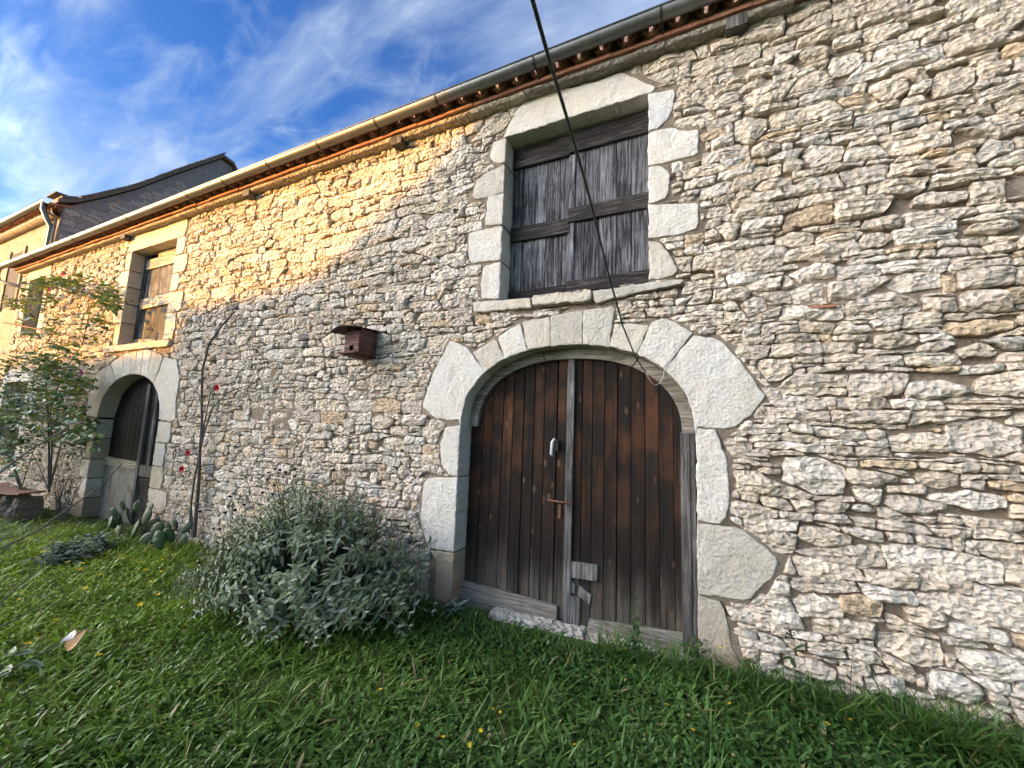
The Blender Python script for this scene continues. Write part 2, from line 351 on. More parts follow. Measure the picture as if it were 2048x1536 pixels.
# ------------------------------------------------------------------ stones
def stone_geo(P, y0, back, p, sp, seed, rough=1.0, bev=0.010, jit=0.005, round_=0.03, tilt=0.12, rel=0.3, hard=None):
    """one stone: outline P in wall coordinates (x,z), face proud of y0 by p, body reaching back to y0+back"""
    rnd = random.Random(seed); c = centroid(P)
    Q = []; n = len(P)
    for i in range(n):
        a, b, d = P[i-1], P[i], P[(i+1) % n]
        la, lb = math.dist(a, b), math.dist(b, d)
        rq = 0.006 if hard is not None and hard(b) else round_
        ra = min(rq*rnd.uniform(0.5, 1.4), la*0.33); rb = min(rq*rnd.uniform(0.5, 1.4), lb*0.33)
        if la > 1e-6 and lb > 1e-6:
            Q.append((b[0]+(a[0]-b[0])*ra/la, b[1]+(a[1]-b[1])*ra/la)); Q.append((b[0]+(d[0]-b[0])*rb/lb, b[1]+(d[1]-b[1])*rb/lb))
    R = []
    for i in range(len(Q)):
        a, b = Q[i], Q[(i+1) % len(Q)]; k = max(1, int(round(math.dist(a, b)/sp)))
        for j in range(k): R.append((a[0]+(b[0]-a[0])*j/k, a[1]+(b[1]-a[1])*j/k))
    xs = [q[0] for q in R]; zs = [q[1] for q in R]; w, h = max(xs)-min(xs), max(zs)-min(zs)
    hx, hz = max(0, (w-h)/2)*0.85, max(0, (h-w)/2)*0.85
    out = []; med = []
    for (x, z) in R:
        q = (c[0]+max(-hx, min(hx, x-c[0])), c[1]+max(-hz, min(hz, z-c[1])))
        d = math.hypot(x-q[0], z-q[1])+1e-6
        k = jit*2.2*(mn.noise(Vector((x*17+seed*0.37, z*17, seed*1.7)))+0.6*mn.noise(Vector((x*55+seed*0.37, z*55, seed*1.7))))
        out.append((x+(x-q[0])/d*k, z+(z-q[1])/d*k)); med.append(q)
    tx, tz = rnd.uniform(-tilt, tilt), rnd.uniform(-tilt*1.2, tilt)
    pls = []
    if tilt > 0:
        for _ in range(5):
            a = rnd.uniform(0, 6.283); sl_ = rnd.uniform(0.05, 0.55); pls.append((math.cos(a)*sl_*0.7, math.sin(a)*sl_, p*rnd.uniform(0.85, 1.35)))
    def face(x, z, f):
        e = Vector((x*9+seed*3.1, z*15, seed*0.77)); e2 = Vector((x*24, z*38+seed*1.3, seed*0.31))
        h = p + (x-c[0])*tx + (z-c[1])*tz
        for ax_, az_, k_ in pls: h = min(h, k_-ax_*(x-c[0])-az_*(z-c[1]))
        return y0 - max(h, p*0.25)*f - rel*p*(mn.noise(e)*1.1+0.7*mn.noise(e2))*rough
    m = len(out); V = []; lo = y0 - p*0.15
    V += [(x, y0+back, z) for x, z in out]
    V += [(x, min(lo, face(x, z, 0.45)), z) for x, z in out]
    for i in range(m):
        x, z = out[i]; q = med[i]; d = math.hypot(x-q[0], z-q[1])+1e-6; b = min(bev*rnd.uniform(0.7, 1.5), d*0.4)
        x2, z2 = x+(q[0]-x)/d*b, z+(q[1]-z)/d*b; V.append((x2, face(x2, z2, 0.9), z2))
    for f, amp in ((0.72, 1.0), (0.44, 1.0), (0.16, 1.02)):
        for i in range(m):
            x, z = out[i]; q = med[i]; g = f*rnd.uniform(0.92, 1.08); x2, z2 = q[0]+(x-q[0])*g, q[1]+(z-q[1])*g
            V.append((x2, face(x2, z2, amp), z2))
    Fs = []
    for k in range(5):
        for i in range(m):
            j = (i+1) % m; Fs.append((k*m+i, k*m+j, (k+1)*m+j, (k+1)*m+i))
    Fs.append(tuple(range(5*m, 6*m)))
    return V, Fs
def block_geo(P, y0, y1, seed, jit=0.002, bev=0.006, warp=0.002, sp=0.06, round_=0.012, hard=None):
    return stone_geo(P, y0+0.012, y1-y0-0.012, 0.012, sp, seed, 1.0, bev, jit, round_, 0.0, warp/0.012, hard)

BARN_X0, BARN_X1, WALL_TOP = -15.05, 4.6, 5.345
blocks = []         # (name, polygon, front y, back y, tint, kwargs)
holes = []          # openings, as polygons
WHITE = (0.585, 0.55, 0.50); CREAM = (0.535, 0.485, 0.415); GREYW = (0.475, 0.44, 0.385)
def Z5(*pts): return [W(820+x/2.56, 560+y/2.56) for x, y in pts]
def Z6(*pts): return [W(820+x/2.56, 900+y/2.56) for x, y in pts]
def Z7(*pts): return [W(900+x/2.793, 100+y/2.793) for x, y in pts]
def blk(name, P, tint=WHITE, y0=-0.018, y1=0.26, **k): blocks.append((name, ccw(P), y0, y1, tint, k))

# barn door: opening from x=-2.17 to -0.03, springing 1.98, crown 2.71
DL, DR, DSP, DTOP, DBOT = -2.17, -0.03, 1.95, 2.712, 0.20
DCX, DA, DB = (DL+DR)/2, (DR-DL)/2, DTOP-DSP
def arc(t, a=DA, b=DB, cx=DCX, sp=DSP, n=2.25):           # t: 0 right spring .. pi left spring, a slightly squared ellipse
    ct, st = math.cos(t), math.sin(t)
    return (cx+a*math.copysign(abs(ct)**(2/n), ct), sp+b*abs(st)**(2/n))
def arc_at_x(x, a=DA, b=DB, cx=DCX, sp=DSP, n=2.25):
    u = min(1.0, abs(x-cx)/a); return sp+b*(1-u**n)**(1/n)
def arc_pts(xa, xb, k=5, **kw):
    """points along the soffit between two x, going from xa to xb"""
    a, cx, n = kw.get('a', DA), kw.get('cx', DCX), kw.get('n', 2.25)
    def tt(x):
        u = max(-1, min(1, (x-cx)/a)); c = math.copysign(abs(u)**(n/2), u); return math.acos(max(-1, min(1, c)))
    ta, tb = tt(xa), tt(xb)
    return [arc(ta+(tb-ta)*i/(k-1), **kw) for i in range(k)]
jx = [Z5(q)[0][0] for q in ((385,490),(490,420),(604,369),(722,342),(884,330),(1023,338),(1164,377),(1300,460))]
def vou(xa, xb, outer, **k):
    blk('arch_stone', Z5(*outer)+arc_pts(xa, xb), **k)
vou(DL, jx[0], [(300,350),(210,308),(120,480),(65,650),(140,710),(262,718)])
vou(jx[0], jx[1], [(440,300),(325,372)], tint=CREAM)
vou(jx[1], jx[2], [(566,222),(452,292)], tint=WHITE)
vou(jx[2], jx[3], [(719,190),(578,216)], tint=CREAM)
vou(jx[3], jx[4], [(885,155),(721,188)], tint=GREYW)
vou(jx[4], jx[5], [(1050,135),(888,157)], tint=GREYW)
vou(jx[5], jx[6], [(1228,232),(1052,225)], tint=CREAM)
vou(jx[6], jx[7], [(1450,272),(1300,190),(1236,225)], tint=WHITE)
vou(jx[7], DR, [(1465,752),(1660,762),(1740,690),(1815,600),(1740,480),(1590,310),(1455,288)])
def snapx(P, x, tol=0.07): return [(x, z) if abs(px-x) < tol else (px, z) for px, z in P]
blk('jamb_stone', snapx(Z5((262,744),(185,752),(155,850),(165,950),(205,1002),(248,1004)), DL))
blk('jamb_stone', snapx(Z5((245,1010),(95,1012),(70,1050),(65,1150),(55,1200),(92,1368),(222,1390)), DL))
blk('jamb_stone', snapx(Z6((222,526),(110,515),(140,565),(130,700),(140,765),(205,790)), DL)[:-2]+[(DL-0.22, 0.1), (DL, 0.1)], tint=(0.42, 0.36, 0.27))
blk('jamb_stone', snapx(Z5((1466,758),(1565,764),(1592,830),(1630,950),(1640,1100),(1630,1200),(1590,1246),(1474,1232)), DR))
blk('jamb_stone', snapx(Z6((1475,372),(1690,402),(1800,482),(1890,562),(1858,650),(1770,720),(1740,768),(1475,734)), DR), tint=GREYW)
blk('jamb_stone', [(DR, Z6((1475,742))[0][1])]+Z6((1600,782),(1632,900),(1645,1000),(1690,1090))+[(0.33, 0.12), (DR, 0.12)], tint=(0.42, 0.38, 0.31))
holes.append([(DL, 0.0), (DR, 0.0), (DR, DSP)]+[arc(math.pi*i/24) for i in range(1, 24)]+[(DL, DSP)])

# loft window over the barn door
UL, UR, UB, UT = -1.792, -0.372, 3.232, 4.992
blk('lintel_stone', Z7((340,400),(400,310),(560,240),(800,190),(960,130),(1070,180),(1155,215))+[(UR+0.04, UT), (UL-0.04, UT)])
for q, tn in (([(318,495),(240,520),(225,600),(250,640),(312,632)], WHITE), ([(310,640),(200,690),(150,730),(120,830),(170,838),(303,800)], GREYW),
              ([(300,806),(215,822),(198,980),(210,986),(296,976)], WHITE), ([(294,984),(110,1022),(103,1130),(120,1196),(283,1178)], WHITE),
              ([(282,1184),(190,1207),(173,1300),(180,1396),(275,1392)], WHITE)):
    blk('jamb_stone', snapx(Z7(*q), UL, 0.05), tn)
for q, tn in (([(1110,250),(1262,222),(1250,310),(1220,400),(1160,446),(1110,457)], (0.58, 0.57, 0.55)), ([(1110,464),(1255,436),(1275,458),(1387,450),(1385,592),(1110,652)], WHITE),
              ([(1110,657),(1170,647),(1228,690),(1226,800),(1190,846),(1110,862)], WHITE), ([(1110,867),(1387,856),(1392,990),(1330,1026),(1110,1059)], WHITE),
              ([(1110,1066),(1170,1076),(1232,1140),(1277,1230),(1230,1276),(1110,1286)], CREAM)):
    blk('jamb_stone', snapx(Z7(*q), UR, 0.05), tn)
blk('sill_stone', Z7((135,1412),(456,1388),(460,1446),(135,1472)), CREAM, -0.035)
blk('sill_stone', Z7((466,1390),(790,1353),(800,1390),(772,1415),(470,1436)), CREAM, -0.06)
blk('sill_stone', Z7((802,1352),(1310,1286),(1300,1312),(1110,1352),(812,1422)), GREYW, -0.045)
holes.append([(UL, UB), (UR, UB), (UR, UT), (UL, UT)])

def jambs(xl, xr, zb, zt, courses, wl, wr, tints, seed):
    r = random.Random(seed); zz = [zb+(zt-zb)*q for q in courses]
    for side in (0, 1):
        for i in range(len(zz)-1):
            w = (wl if side == 0 else wr)[i]; x = xl if side == 0 else xr; s = -1 if side == 0 else 1
            a, b = zz[i]+0.004+0.03*side*(0 < i), zz[i+1]-0.004+0.03*side*(i < len(zz)-2)
            blk('jamb_stone', [(x, a), (x, b), (x+s*w*r.uniform(0.9, 1.0), b-r.uniform(0, 0.02)), (x+s*w*r.uniform(0.98, 1.08), (a+b)/2), (x+s*w*r.uniform(0.9, 1.0), a+r.uniform(0, 0.02))], tints[(i+side) % len(tints)])
# left loft window
VL, VR, VB, VT = -9.60, -8.06, 3.215, 5.005
blk('lintel_stone', [(VL-0.12, VT), (VR+0.20, VT), (VR+0.26, VT+0.19), (VR+0.22, VT+0.315), (VL+0.02, VT+0.32), (VL-0.16, VT+0.30)], CREAM)
jambs(VL, VR, VB, VT, (0, .235, .44, .62, .80, 1), (.20, .34, .22, .36, .20), (.30, .42, .22, .40, .26), (CREAM, WHITE), 5)
blk('sill_stone', [(VL-0.38, VB-0.13), (VR+0.25, VB-0.13), (VR+0.28, VB-0.01), (VL-0.36, VB-0.01)], CREAM, -0.05)
holes.append([(VL, VB), (VR, VB), (VR, VT), (VL, VT)])
# small arched door on the left
SL, SR, SSP, STOP = -9.94, -7.83, 1.90, 2.655
SK = dict(a=(SR-SL)/2, b=STOP-SSP, cx=(SL+SR)/2, sp=SSP, n=2.15)
def Z2(*pts): return [W(x/4, 634+y/4) for x, y in pts]
sx = [SL, -9.45, -9.16, -8.98, -8.80, -8.62, -8.40, -8.13, SR]
so_ = [[(-10.35, SSP+0.02), (-10.42, 2.3), (-10.15, 2.75), (-9.78, 2.86)], [(-9.74, 2.88), (-9.36, 3.02)], [(-9.34, 3.02), (-9.06, 3.06)], [(-9.05, 3.05), (-8.86, 3.06)],
       [(-8.85, 3.05), (-8.64, 3.07)], [(-8.63, 3.07), (-8.36, 3.05)], [(-8.34, 3.04), (-7.98, 2.93)], [(-7.95, 2.92), (-7.55, 2.85), (-7.40, 2.55), (-7.42, 2.2), (-7.36, 1.95), (-7.44, SSP-0.03)]]
for i in range(8):
    blk('arch_stone', arc_pts(sx[i], sx[i+1], 5, **SK)+so_[i][::-1], (CREAM, WHITE, WHITE)[i % 3])
jambs(SL, SR, 0.05, SSP-0.03, (0, .22, .41, .60, .80, 1), (.40, .22, .34, .20, .24), (.32, .52, .34, .30, .40), ((0.44, 0.38, 0.29), WHITE, CREAM), 6)
holes.append([(SL, 0.0), (SR, 0.0), (SR, SSP)]+[arc(math.pi*i/20, **SK) for i in range(1, 20)]+[(SL, SSP)])
# the two openings at the far left
QL, QR, QB, QT = -14.47, -13.52, 3.72, 5.08
blk('lintel_stone', [(QL-0.2, QT), (QR+0.22, QT), (QR+0.2, QT+0.245), (QL-0.18, QT+0.245)], CREAM)
jambs(QL, QR, QB, QT, (0, .33, .66, 1), (.22, .34, .22), (.3, .2, .3), (CREAM, WHITE), 7)
holes.append([(QL, QB), (QR, QB), (QR, QT), (QL, QT)])
PL, PR, PB, PT = -14.80, -13.45, 0.95, 2.62
blk('lintel_stone', [(PL-0.2, PT), (PR+0.22, PT), (PR+0.22, PT+0.3), (PL-0.18, PT+0.3)], WHITE)
jambs(PL, PR, PB, PT, (0, .33, .66, 1), (.22, .24, .22), (.3, .2, .3), (WHITE, CREAM), 8)
holes.append([(PL, PB), (PR, PB), (PR, PT), (PL, PT)])

BLK = [(hull(b[1]), [min(p[0] for p in b[1]), max(p[0] for p in b[1]), min(p[1] for p in b[1]), max(p[1] for p in b[1])]) for b in blocks]
BLK += [(hull(h), [min(p[0] for p in h), max(p[0] for p in h), min(p[1] for p in h), max(p[1] for p in h)]) for h in holes]

def rubble(x0, x1, z0, z1, seed, size, blockers, big=0.05, aspect=(1.5, 3.6), forced=(), zones=None):
    """irregular coursed rubble: a weighted cell diagram grown from wavy courses of seeds, with some stones split"""
    r = random.Random(seed); S = []
    for cx, cz, w, h in forced: S.append((cx, cz, w, h))
    for xa, xb, size, aspect in (zones or [(x0, x1, size, aspect)]):
      z = z0-0.05
      while z < z1+0.1:
        h = size*r.uniform(0.75, 1.55); x = xa-(r.random()*0.3 if xa == x0 else r.uniform(-0.15, 0.15)); ph = r.random()*9
        while x < xb+(0.2 if xb == x1 else 0.0):
            w = h*r.uniform(*aspect)
            if r.random() < 0.12: w *= 0.5
            zz = z+h/2+r.uniform(-0.22, 0.22)*h+0.045*mn.noise(Vector((x*0.8, ph, z*0.7)))
            s = 1.0
            if r.random() < big: s = r.uniform(1.5, 2.1)
            S.append((x+w/2, zz, w*min(s, 1.5), h*s)); x += w
        z += h
    HS = {i: s for i, s in enumerate(S)}
    keep = []
    for i, s in enumerate(S):                                   # big stones push out the seeds they cover
        ok = True
        for t in forced:
            if s is not t and i >= len(forced) and abs(s[0]-t[0]) < t[2]*0.52 and abs(s[1]-t[1]) < t[3]*0.56: ok = False; break
        if ok: keep.append(s)
    S = keep; bigs = [s for s in S if s[3] > size*1.9]
    S = [s for s in S if not any(b is not s and b[3] > s[3] and abs(s[0]-b[0]) < b[2]*0.40 and abs(s[1]-b[1]) < b[3]*0.44 for b in bigs)]
    A = np.array(S); k = 2.3
    U = np.stack([A[:, 0], A[:, 1]*k], 1); wt = (0.25*(A[:, 2]+A[:, 3]*k))**2*0.9
    out = []
    for i in range(len(S)):
        d2 = ((U-U[i])**2).sum(1)-wt; idx = np.argpartition(d2, min(32, len(S)-1))[:32]
        R = max(A[i, 2], A[i, 3]*k)*1.3; u0, v0 = U[i]
        P = [(u0-R, v0-R), (u0+R, v0-R), (u0+R, v0+R), (u0-R, v0+R)]
        for j in idx:
            if j == i: continue
            a, b = 2*(U[j, 0]-u0), 2*(U[j, 1]-v0); c = U[j, 0]**2+U[j, 1]**2-wt[j]-(u0*u0+v0*v0-wt[i])
            P = clip(P, a, b, c)
            if len(P) < 3: break
        if len(P) < 3: continue
        P = [(u, v/k) for u, v in P]
        for a, b, c in ((-1, 0, -x0), (1, 0, x1), (0, -1, -z0), (0, 1, z1)):
            P = clip(P, a, b, c)
            if len(P) < 3: break
        if len(P) < 3: continue
        parts = [P]; w = max(p[0] for p in P)-min(p[0] for p in P); h = max(p[1] for p in P)-min(p[1] for p in P)
        q = r.random(); c = centroid(P)
        if i >= len(forced):
            if q < 0.13 and h > size*0.9:
                an = r.uniform(-0.22, 0.22); nx, nz = math.sin(an), math.cos(an); cc = nx*c[0]+nz*(c[1]+h*r.uniform(-0.15, 0.2))
                parts = [clip(P, nx, nz, cc), clip(P, -nx, -nz, -cc)]
            elif q < 0.24 and w > h*1.7:
                an = r.uniform(-0.5, 0.5); nx, nz = math.cos(an), math.sin(an); cc = nx*(c[0]+w*r.uniform(-0.25, 0.25))+nz*c[1]
                parts = [clip(P, nx, nz, cc), clip(P, -nx, -nz, -cc)]
        for P in parts:
            if len(P) < 3: continue
            for bi, (H, bb) in enumerate(blockers):
                if max(p[0] for p in P) < bb[0] or min(p[0] for p in P) > bb[1] or max(p[1] for p in P) < bb[2] or min(p[1] for p in P) > bb[3]: continue
                best = []; ba = -1
                for e in range(len(H)):
                    p, q2 = H[e], H[(e+1) % len(H)]; ex, ez = q2[0]-p[0], q2[1]-p[1]; L = math.hypot(ex, ez)
                    if L < 1e-6: continue
                    nx, nz = ez/L, -ex/L; Q = clip(P, -nx, -nz, -(nx*p[0]+nz*p[1]+(0.012+0.035*((bi*7+e*3+i) % 5 > 2))))
                    ar = area(Q) if len(Q) > 2 else 0
                    if ar > ba: ba, best = ar, Q
                P = best
                if len(P) < 3 or ba < 0.0006: P = []; break
            if len(P) < 3: continue
            g = min(r.choice((0.003, 0.004, 0.005, 0.007, 0.011)), size*0.12)
            P = inset(P, g)
            if len(P) < 3 or area(P) < 0.0011: continue
            out.append(P)
    return out

BASE_TINTS = [(0.62, 0.555, 0.485), (0.60, 0.53, 0.445), (0.64, 0.59, 0.525), (0.57, 0.505, 0.425), (0.545, 0.485, 0.42), (0.61, 0.535, 0.445), (0.655, 0.615, 0.56)]
def stone_tint(r):
    q = r.random()
    if q < 0.05: t = (0.54, 0.43, 0.31)
    elif q < 0.08: t = (0.48, 0.455, 0.42)
    else: t = r.choice(BASE_TINTS)
    k = r.uniform(0.86, 1.10); return (k*t[0], k*0.985*t[1], k*0.965*t[2])

# ------------------------------------------------------------------ setting: ground
def make_ground():
    b = MB(); xs = list(np.arange(-16, 6.01, 0.25)); ys = list(np.arange(-7, 0.31, 0.25))
    xs = [-220, -120, -60, -30]+xs+[15, 40, 120, 220]; ys = [-220, -120, -60, -30, -14]+ys+[10, 40, 120, 220]
    vs = [(x, y, gz(x, y) if -17 < x < 7 and -8 < y < 1 else gz(max(-12, min(4, x)), y*0+1)-0.05) for y in ys for x in xs]
    n = len(xs); b.add(vs, [(j*n+i, j*n+i+1, (j+1)*n+i+1, (j+1)*n+i) for j in range(len(ys)-1) for i in range(n-1)])
    o = b.build('ground', M['soil'], None, (0, 0, 0), True); tag(o, kind='structure')
make_ground()

# ------------------------------------------------------------------ the barn
barn = thing('barn', (-5.2, 0.0, 0.2), 'long rubble limestone barn with arched wooden doors, loft shutters and a tiled eave', 'barn')
def near_block(x, z, d):
    for H, bb in BLK:
        if bb[0]-d < x < bb[1]+d and bb[2]-d < z < bb[3]+d:
            if inside(H, x, z): return 0.0
            m = min(abs_seg(x, z, H[i], H[(i+1) % len(H)]) for i in range(len(H)))
            if m < d: return m
    return d
def abs_seg(x, z, a, b):
    ex, ez = b[0]-a[0], b[1]-a[1]; L = ex*ex+ez*ez+1e-9; t = max(0, min(1, ((x-a[0])*ex+(z-a[1])*ez)/L)); return math.hypot(x-a[0]-ex*t, z-a[1]-ez*t)
def make_mortar():
    st = 0.045; xs = np.arange(BARN_X0, BARN_X1+st, st); zs = np.arange(0.0, WALL_TOP+st, st); nx, nz = len(xs), len(zs)
    V = np.zeros((nz, nx, 3)); skip = np.zeros((nz, nx), bool)
    for j, z in enumerate(zs):
        for i, x in enumerate(xs):
            n = mn.noise(Vector((x*1.7, z*2.3, 0.4))); n2 = mn.noise(Vector((x*8, z*11, 5.4))); n3 = mn.noise(Vector((x*0.55, z*0.7, 9.9)))
            d = (0.044+0.034*n+0.016*n2-0.036*max(0, n3*2))*(1.0 if x > -1.5 else 0.62)
            nb = near_block(x, z, 0.14)
            if nb < 0.14: f = nb/0.14; d = d*f+(-0.004+0.004*n2)*(1-f)
            V[j, i] = (x, max(-0.012, d), z)
            skip[j, i] = any(bb[0] < x < bb[1] and bb[2] < z < bb[3] and inside(H, x, z) for H, bb in BLK[len(blocks):])
    f = []
    for j in range(nz-1):
        for i in range(nx-1):
            if not (skip[j, i] or skip[j+1, i] or skip[j, i+1] or skip[j+1, i+1]): f.append((j*nx+i, j*nx+i+1, (j+1)*nx+i+1, (j+1)*nx+i))
    b = MB(); b.add(V.reshape(-1, 3).tolist(), f)
    x0, x1, t = BARN_X0, BARN_X1, WALL_TOP                      # the wall's ends and the body of the building behind
    b.build('wall', M['mortar'], barn, (0, 0, 0), True)
    c = MB()
    c.box(x0, x1, 0.55, 0.60, 0.0, t+0.3); c.box(x0, x0+0.02, 0.03, 6.0, 0, t); c.box(x1-0.02, x1, 0.03, 6.0, 0, t); c.box(x0, x1, 6.0, 6.1, 0, t)
    c.build('inner_wall', M['mortar'], barn)
make_mortar()

FORCED = []     # the largest stones of the photograph, by centre, width and height on the wall
for px, py, w, h in ((1965,875,185,92),(1625,950,150,90),(1840,885,150,50),(1775,180,95,50),(1645,308,105,58),(1870,780,150,48),(1985,300,90,60),
                     (1740,955,120,40),(1875,960,100,45),(1935,1000,175,50),(1650,1075,120,55),(1830,1010,150,45),(1635,1215,120,60),(1720,1210,100,55),(1850,1235,95,50),
                     (1820,1300,150,75),(1985,1330,160,65),(1910,1375,130,70),(1880,1420,170,50),(1980,1440,110,60),(1620,1335,120,50),(1700,1390,120,45),(1770,1370,90,60),
                     (1475,115,110,45),(1500,260,75,70),(1625,545,110,45),(1985,455,120,35),(1790,680,110,40),(1960,655,170,40),(1950,700,100,40),(1690,130,90,50),(1630,110,80,40),
                     (1420,130,90,40),(1770,65,110,40),(2000,45,120,55),(1545,370,90,30),(1880,395,130,35),(1590,480,90,40),(1750,480,80,40),(880,440,80,36),(870,500,90,40),
                     (760,560,60,28),(905,600,60,35),(1550,740,80,55),(1530,300,70,40),(1330,560,60,40),(820,520,60,26),(700,540,60,26)):
    a, b_ = W(px-w/2, py), W(px+w/2, py); c_, d_ = W(px, py-h/2), W(px, py+h/2); m_ = W(px, py)
    FORCED.append((m_[0], m_[1], 0.92*abs(b_[0]-a[0]), 0.85*abs(c_[1]-d_[1])))
def clip_blockers(P, blockers, key, gap=0.012, extra=0.035):
    for bi, (H, bb) in enumerate(blockers):
        if max(p[0] for p in P) < bb[0] or min(p[0] for p in P) > bb[1] or max(p[1] for p in P) < bb[2] or min(p[1] for p in P) > bb[3]: continue
        best = []; ba = -1
        for e in range(len(H)):
            p, q2 = H[e], H[(e+1) % len(H)]; ex, ez = q2[0]-p[0], q2[1]-p[1]; L = math.hypot(ex, ez)
            if L < 1e-6: continue
            nx, nz = ez/L, -ex/L; Q = clip(P, -nx, -nz, -(nx*p[0]+nz*p[1]+(gap+extra*((bi*7+e*3+key) % 5 > 2))))
            ar = area(Q) if len(Q) > 2 else 0
            if ar > ba: ba, best = ar, Q
        P = best
        if len(P) < 3 or ba < 0.0006: return []
    return P
def bbox(P): return [min(p[0] for p in P), max(p[0] for p in P), min(p[1] for p in P), max(p[1] for p in P)]
def coursed(x0, x1, z0, z1, seed, blockers, big_stones, zones):
    """rubble laid in wandering courses: blunt stones of many lengths, slivers between them, big stones across several courses"""
    r = random.Random(seed); out = []; bigs = []
    def blob(cx, cz, w, h):
        n = r.choice((5, 6, 6, 7)); P = []
        for i in range(n):
            a = 2*math.pi*(i+r.uniform(-0.28, 0.28))/n+0.5; ca, sa = math.cos(a), math.sin(a)
            k = 1/max(abs(ca), abs(sa))**0.75; P.append((cx+0.5*w*ca*k*0.97, cz+0.5*h*sa*k*0.97))
        return hull(P)
    for cx, cz, w, h in big_stones:
        P = blob(cx, cz, w, h); P = clip_blockers(P, blockers, 1)
        if len(P) > 2 and area(P) > 0.01: bigs.append((P, bbox(P)))
    for _ in range(900):
        cx, cz = r.uniform(x0, x1), r.uniform(z0, z1); h = r.uniform(0.13, 0.21)*(0.9 if cx < -4 else 1.0); w = h*r.uniform(1.0, 2.3)
        P = blob(cx, cz, w, h); bb = bbox(P)
        if any(bb[0]-0.05 < b[1] and bb[1]+0.05 > b[0] and bb[2]-0.05 < b[3] and bb[3]+0.05 > b[2] for _, b in bigs+blockers) or r.random() < 0.45: continue
        bigs.append((P, bb))
    out += [inset(P, 0.003) for P, _ in bigs]
    blk_all = list(blockers); nb = len(blockers)
    for xa, xb, size, asp in zones:
        zs = [z0]; 
        while zs[-1] < z1: zs.append(zs[-1]+size*r.choice((0.55, 0.8, 0.9, 1.0, 1.1, 1.3, 1.6)))
        off = [r.random()*50 for _ in zs]
        def zc(i, x):
            if i == 0: return z0
            return zs[i]+size*(0.55*mn.noise(Vector((x*0.75, off[0]+zs[i]*0.9, 2.0)))+0.42*mn.noise(Vector((x*2.6, off[i], 6.0))))
        for i in range(len(zs)-1):
            x = xa-(r.random()*0.3 if xa == x0 else r.uniform(-0.12, 0.12)); sl = r.uniform(-0.15, 0.15)
            while x < xb:
                h = max(0.02, zc(i+1, x)-zc(i, x)); w = max(0.05, min(0.62, max(h, 0.06)*r.uniform(*asp))); 
                if r.random() < 0.16: w *= 0.5
                s2 = r.uniform(-0.28, 0.28) if r.random() < 0.75 else r.uniform(-0.8, 0.8)
                xe = x+w; q = r.random()
                def stone(f0, f1):
                    pts = []
                    for t in (0.0, 0.35, 0.7, 1.0): pts.append((t, f0))
                    for t in (1.0, 0.65, 0.3, 0.0): pts.append((t, f1))
                    P = []
                    for t, f in pts:
                        xx = x+w*t; za, zb = zc(i, xx), zc(i+1, xx); zz = za+(zb-za)*f; hh = zb-za
                        lean = (sl*(1-t)+s2*t)*(f-0.5)*hh
                        if t in (0.0, 1.0): zz += (0.5-f)*hh*r.uniform(0.0, 0.26)
                        else: zz += hh*r.uniform(-0.05, 0.05)
                        P.append((xx+lean, zz))
                    return hull(P)
                Ps = []
                hm = zc(i+1, x+w/2)-zc(i, x+w/2)
                if q < 0.16 and hm > size*0.8: k = r.uniform(0.35, 0.65); Ps = [stone(0, k-0.005), stone(k+0.005, 1)]
                elif q < 0.36 and hm > size*0.75: k = r.uniform(0.70, 0.86); Ps = [stone(0, k-0.005), stone(k+0.01, 1)] if r.random() < 0.5 else [stone(0, 1-k-0.01), stone(1-k+0.005, 1)]
                elif hm > 0.018: Ps = [stone(0, 1)]
                for P in Ps:
                    for a, b, c in ((-1, 0, -x0), (1, 0, x1), (0, -1, -z0), (0, 1, z1)):
                        P = clip(P, a, b, c)
                        if len(P) < 3: break
                    if len(P) < 3: continue
                    P = clip_blockers(P, blk_all, len(out))
                    if len(P) > 2: P = clip_blockers(P, bigs, len(out), 0.004, 0.006)
                    if len(P) < 3: continue
                    P = inset(P, r.choice((0.001, 0.002, 0.003, 0.004, 0.007)))
                    if len(P) > 2 and area(P) > 0.0009: out.append(P)
                x = xe+0.002; sl = s2
    return [P for P in out if len(P) > 2]
R_all = coursed(BARN_X0, BARN_X1, 0.0, WALL_TOP, 21, BLK, FORCED, [(BARN_X0, -6.0, 0.092, (1.0, 3.0)), (-6.0, -2.6, 0.092, (1.1, 3.4)), (-2.6, 0.3, 0.088, (1.2, 3.9)), (0.3, BARN_X1, 0.092, (1.3, 4.4))])
stones = []
for i, P in enumerate(R_all):
    c = centroid(P); ar = area(P); d = dist_cam(c[0], 0, c[1]); v = np.array([c[0], 0, c[1]])-CAM; zc = v@FW
    px, py = (1024+F_PX*(v@RT)/zc, 768-F_PX*(v@UP)/zc) if zc > 0.1 else (-9e9, 0)
    vis = -60 < px < 2108 and -60 < py < 1596
    foc = abs(v[1])/d
    stones.append((ar*foc/d/d if vis else 0, i, P, d, vis))
stones.sort(key=lambda s: -s[0])
rest = MB(); GREY_SPOTS = [W(772, 655), W(604, 684), W(470, 612)]
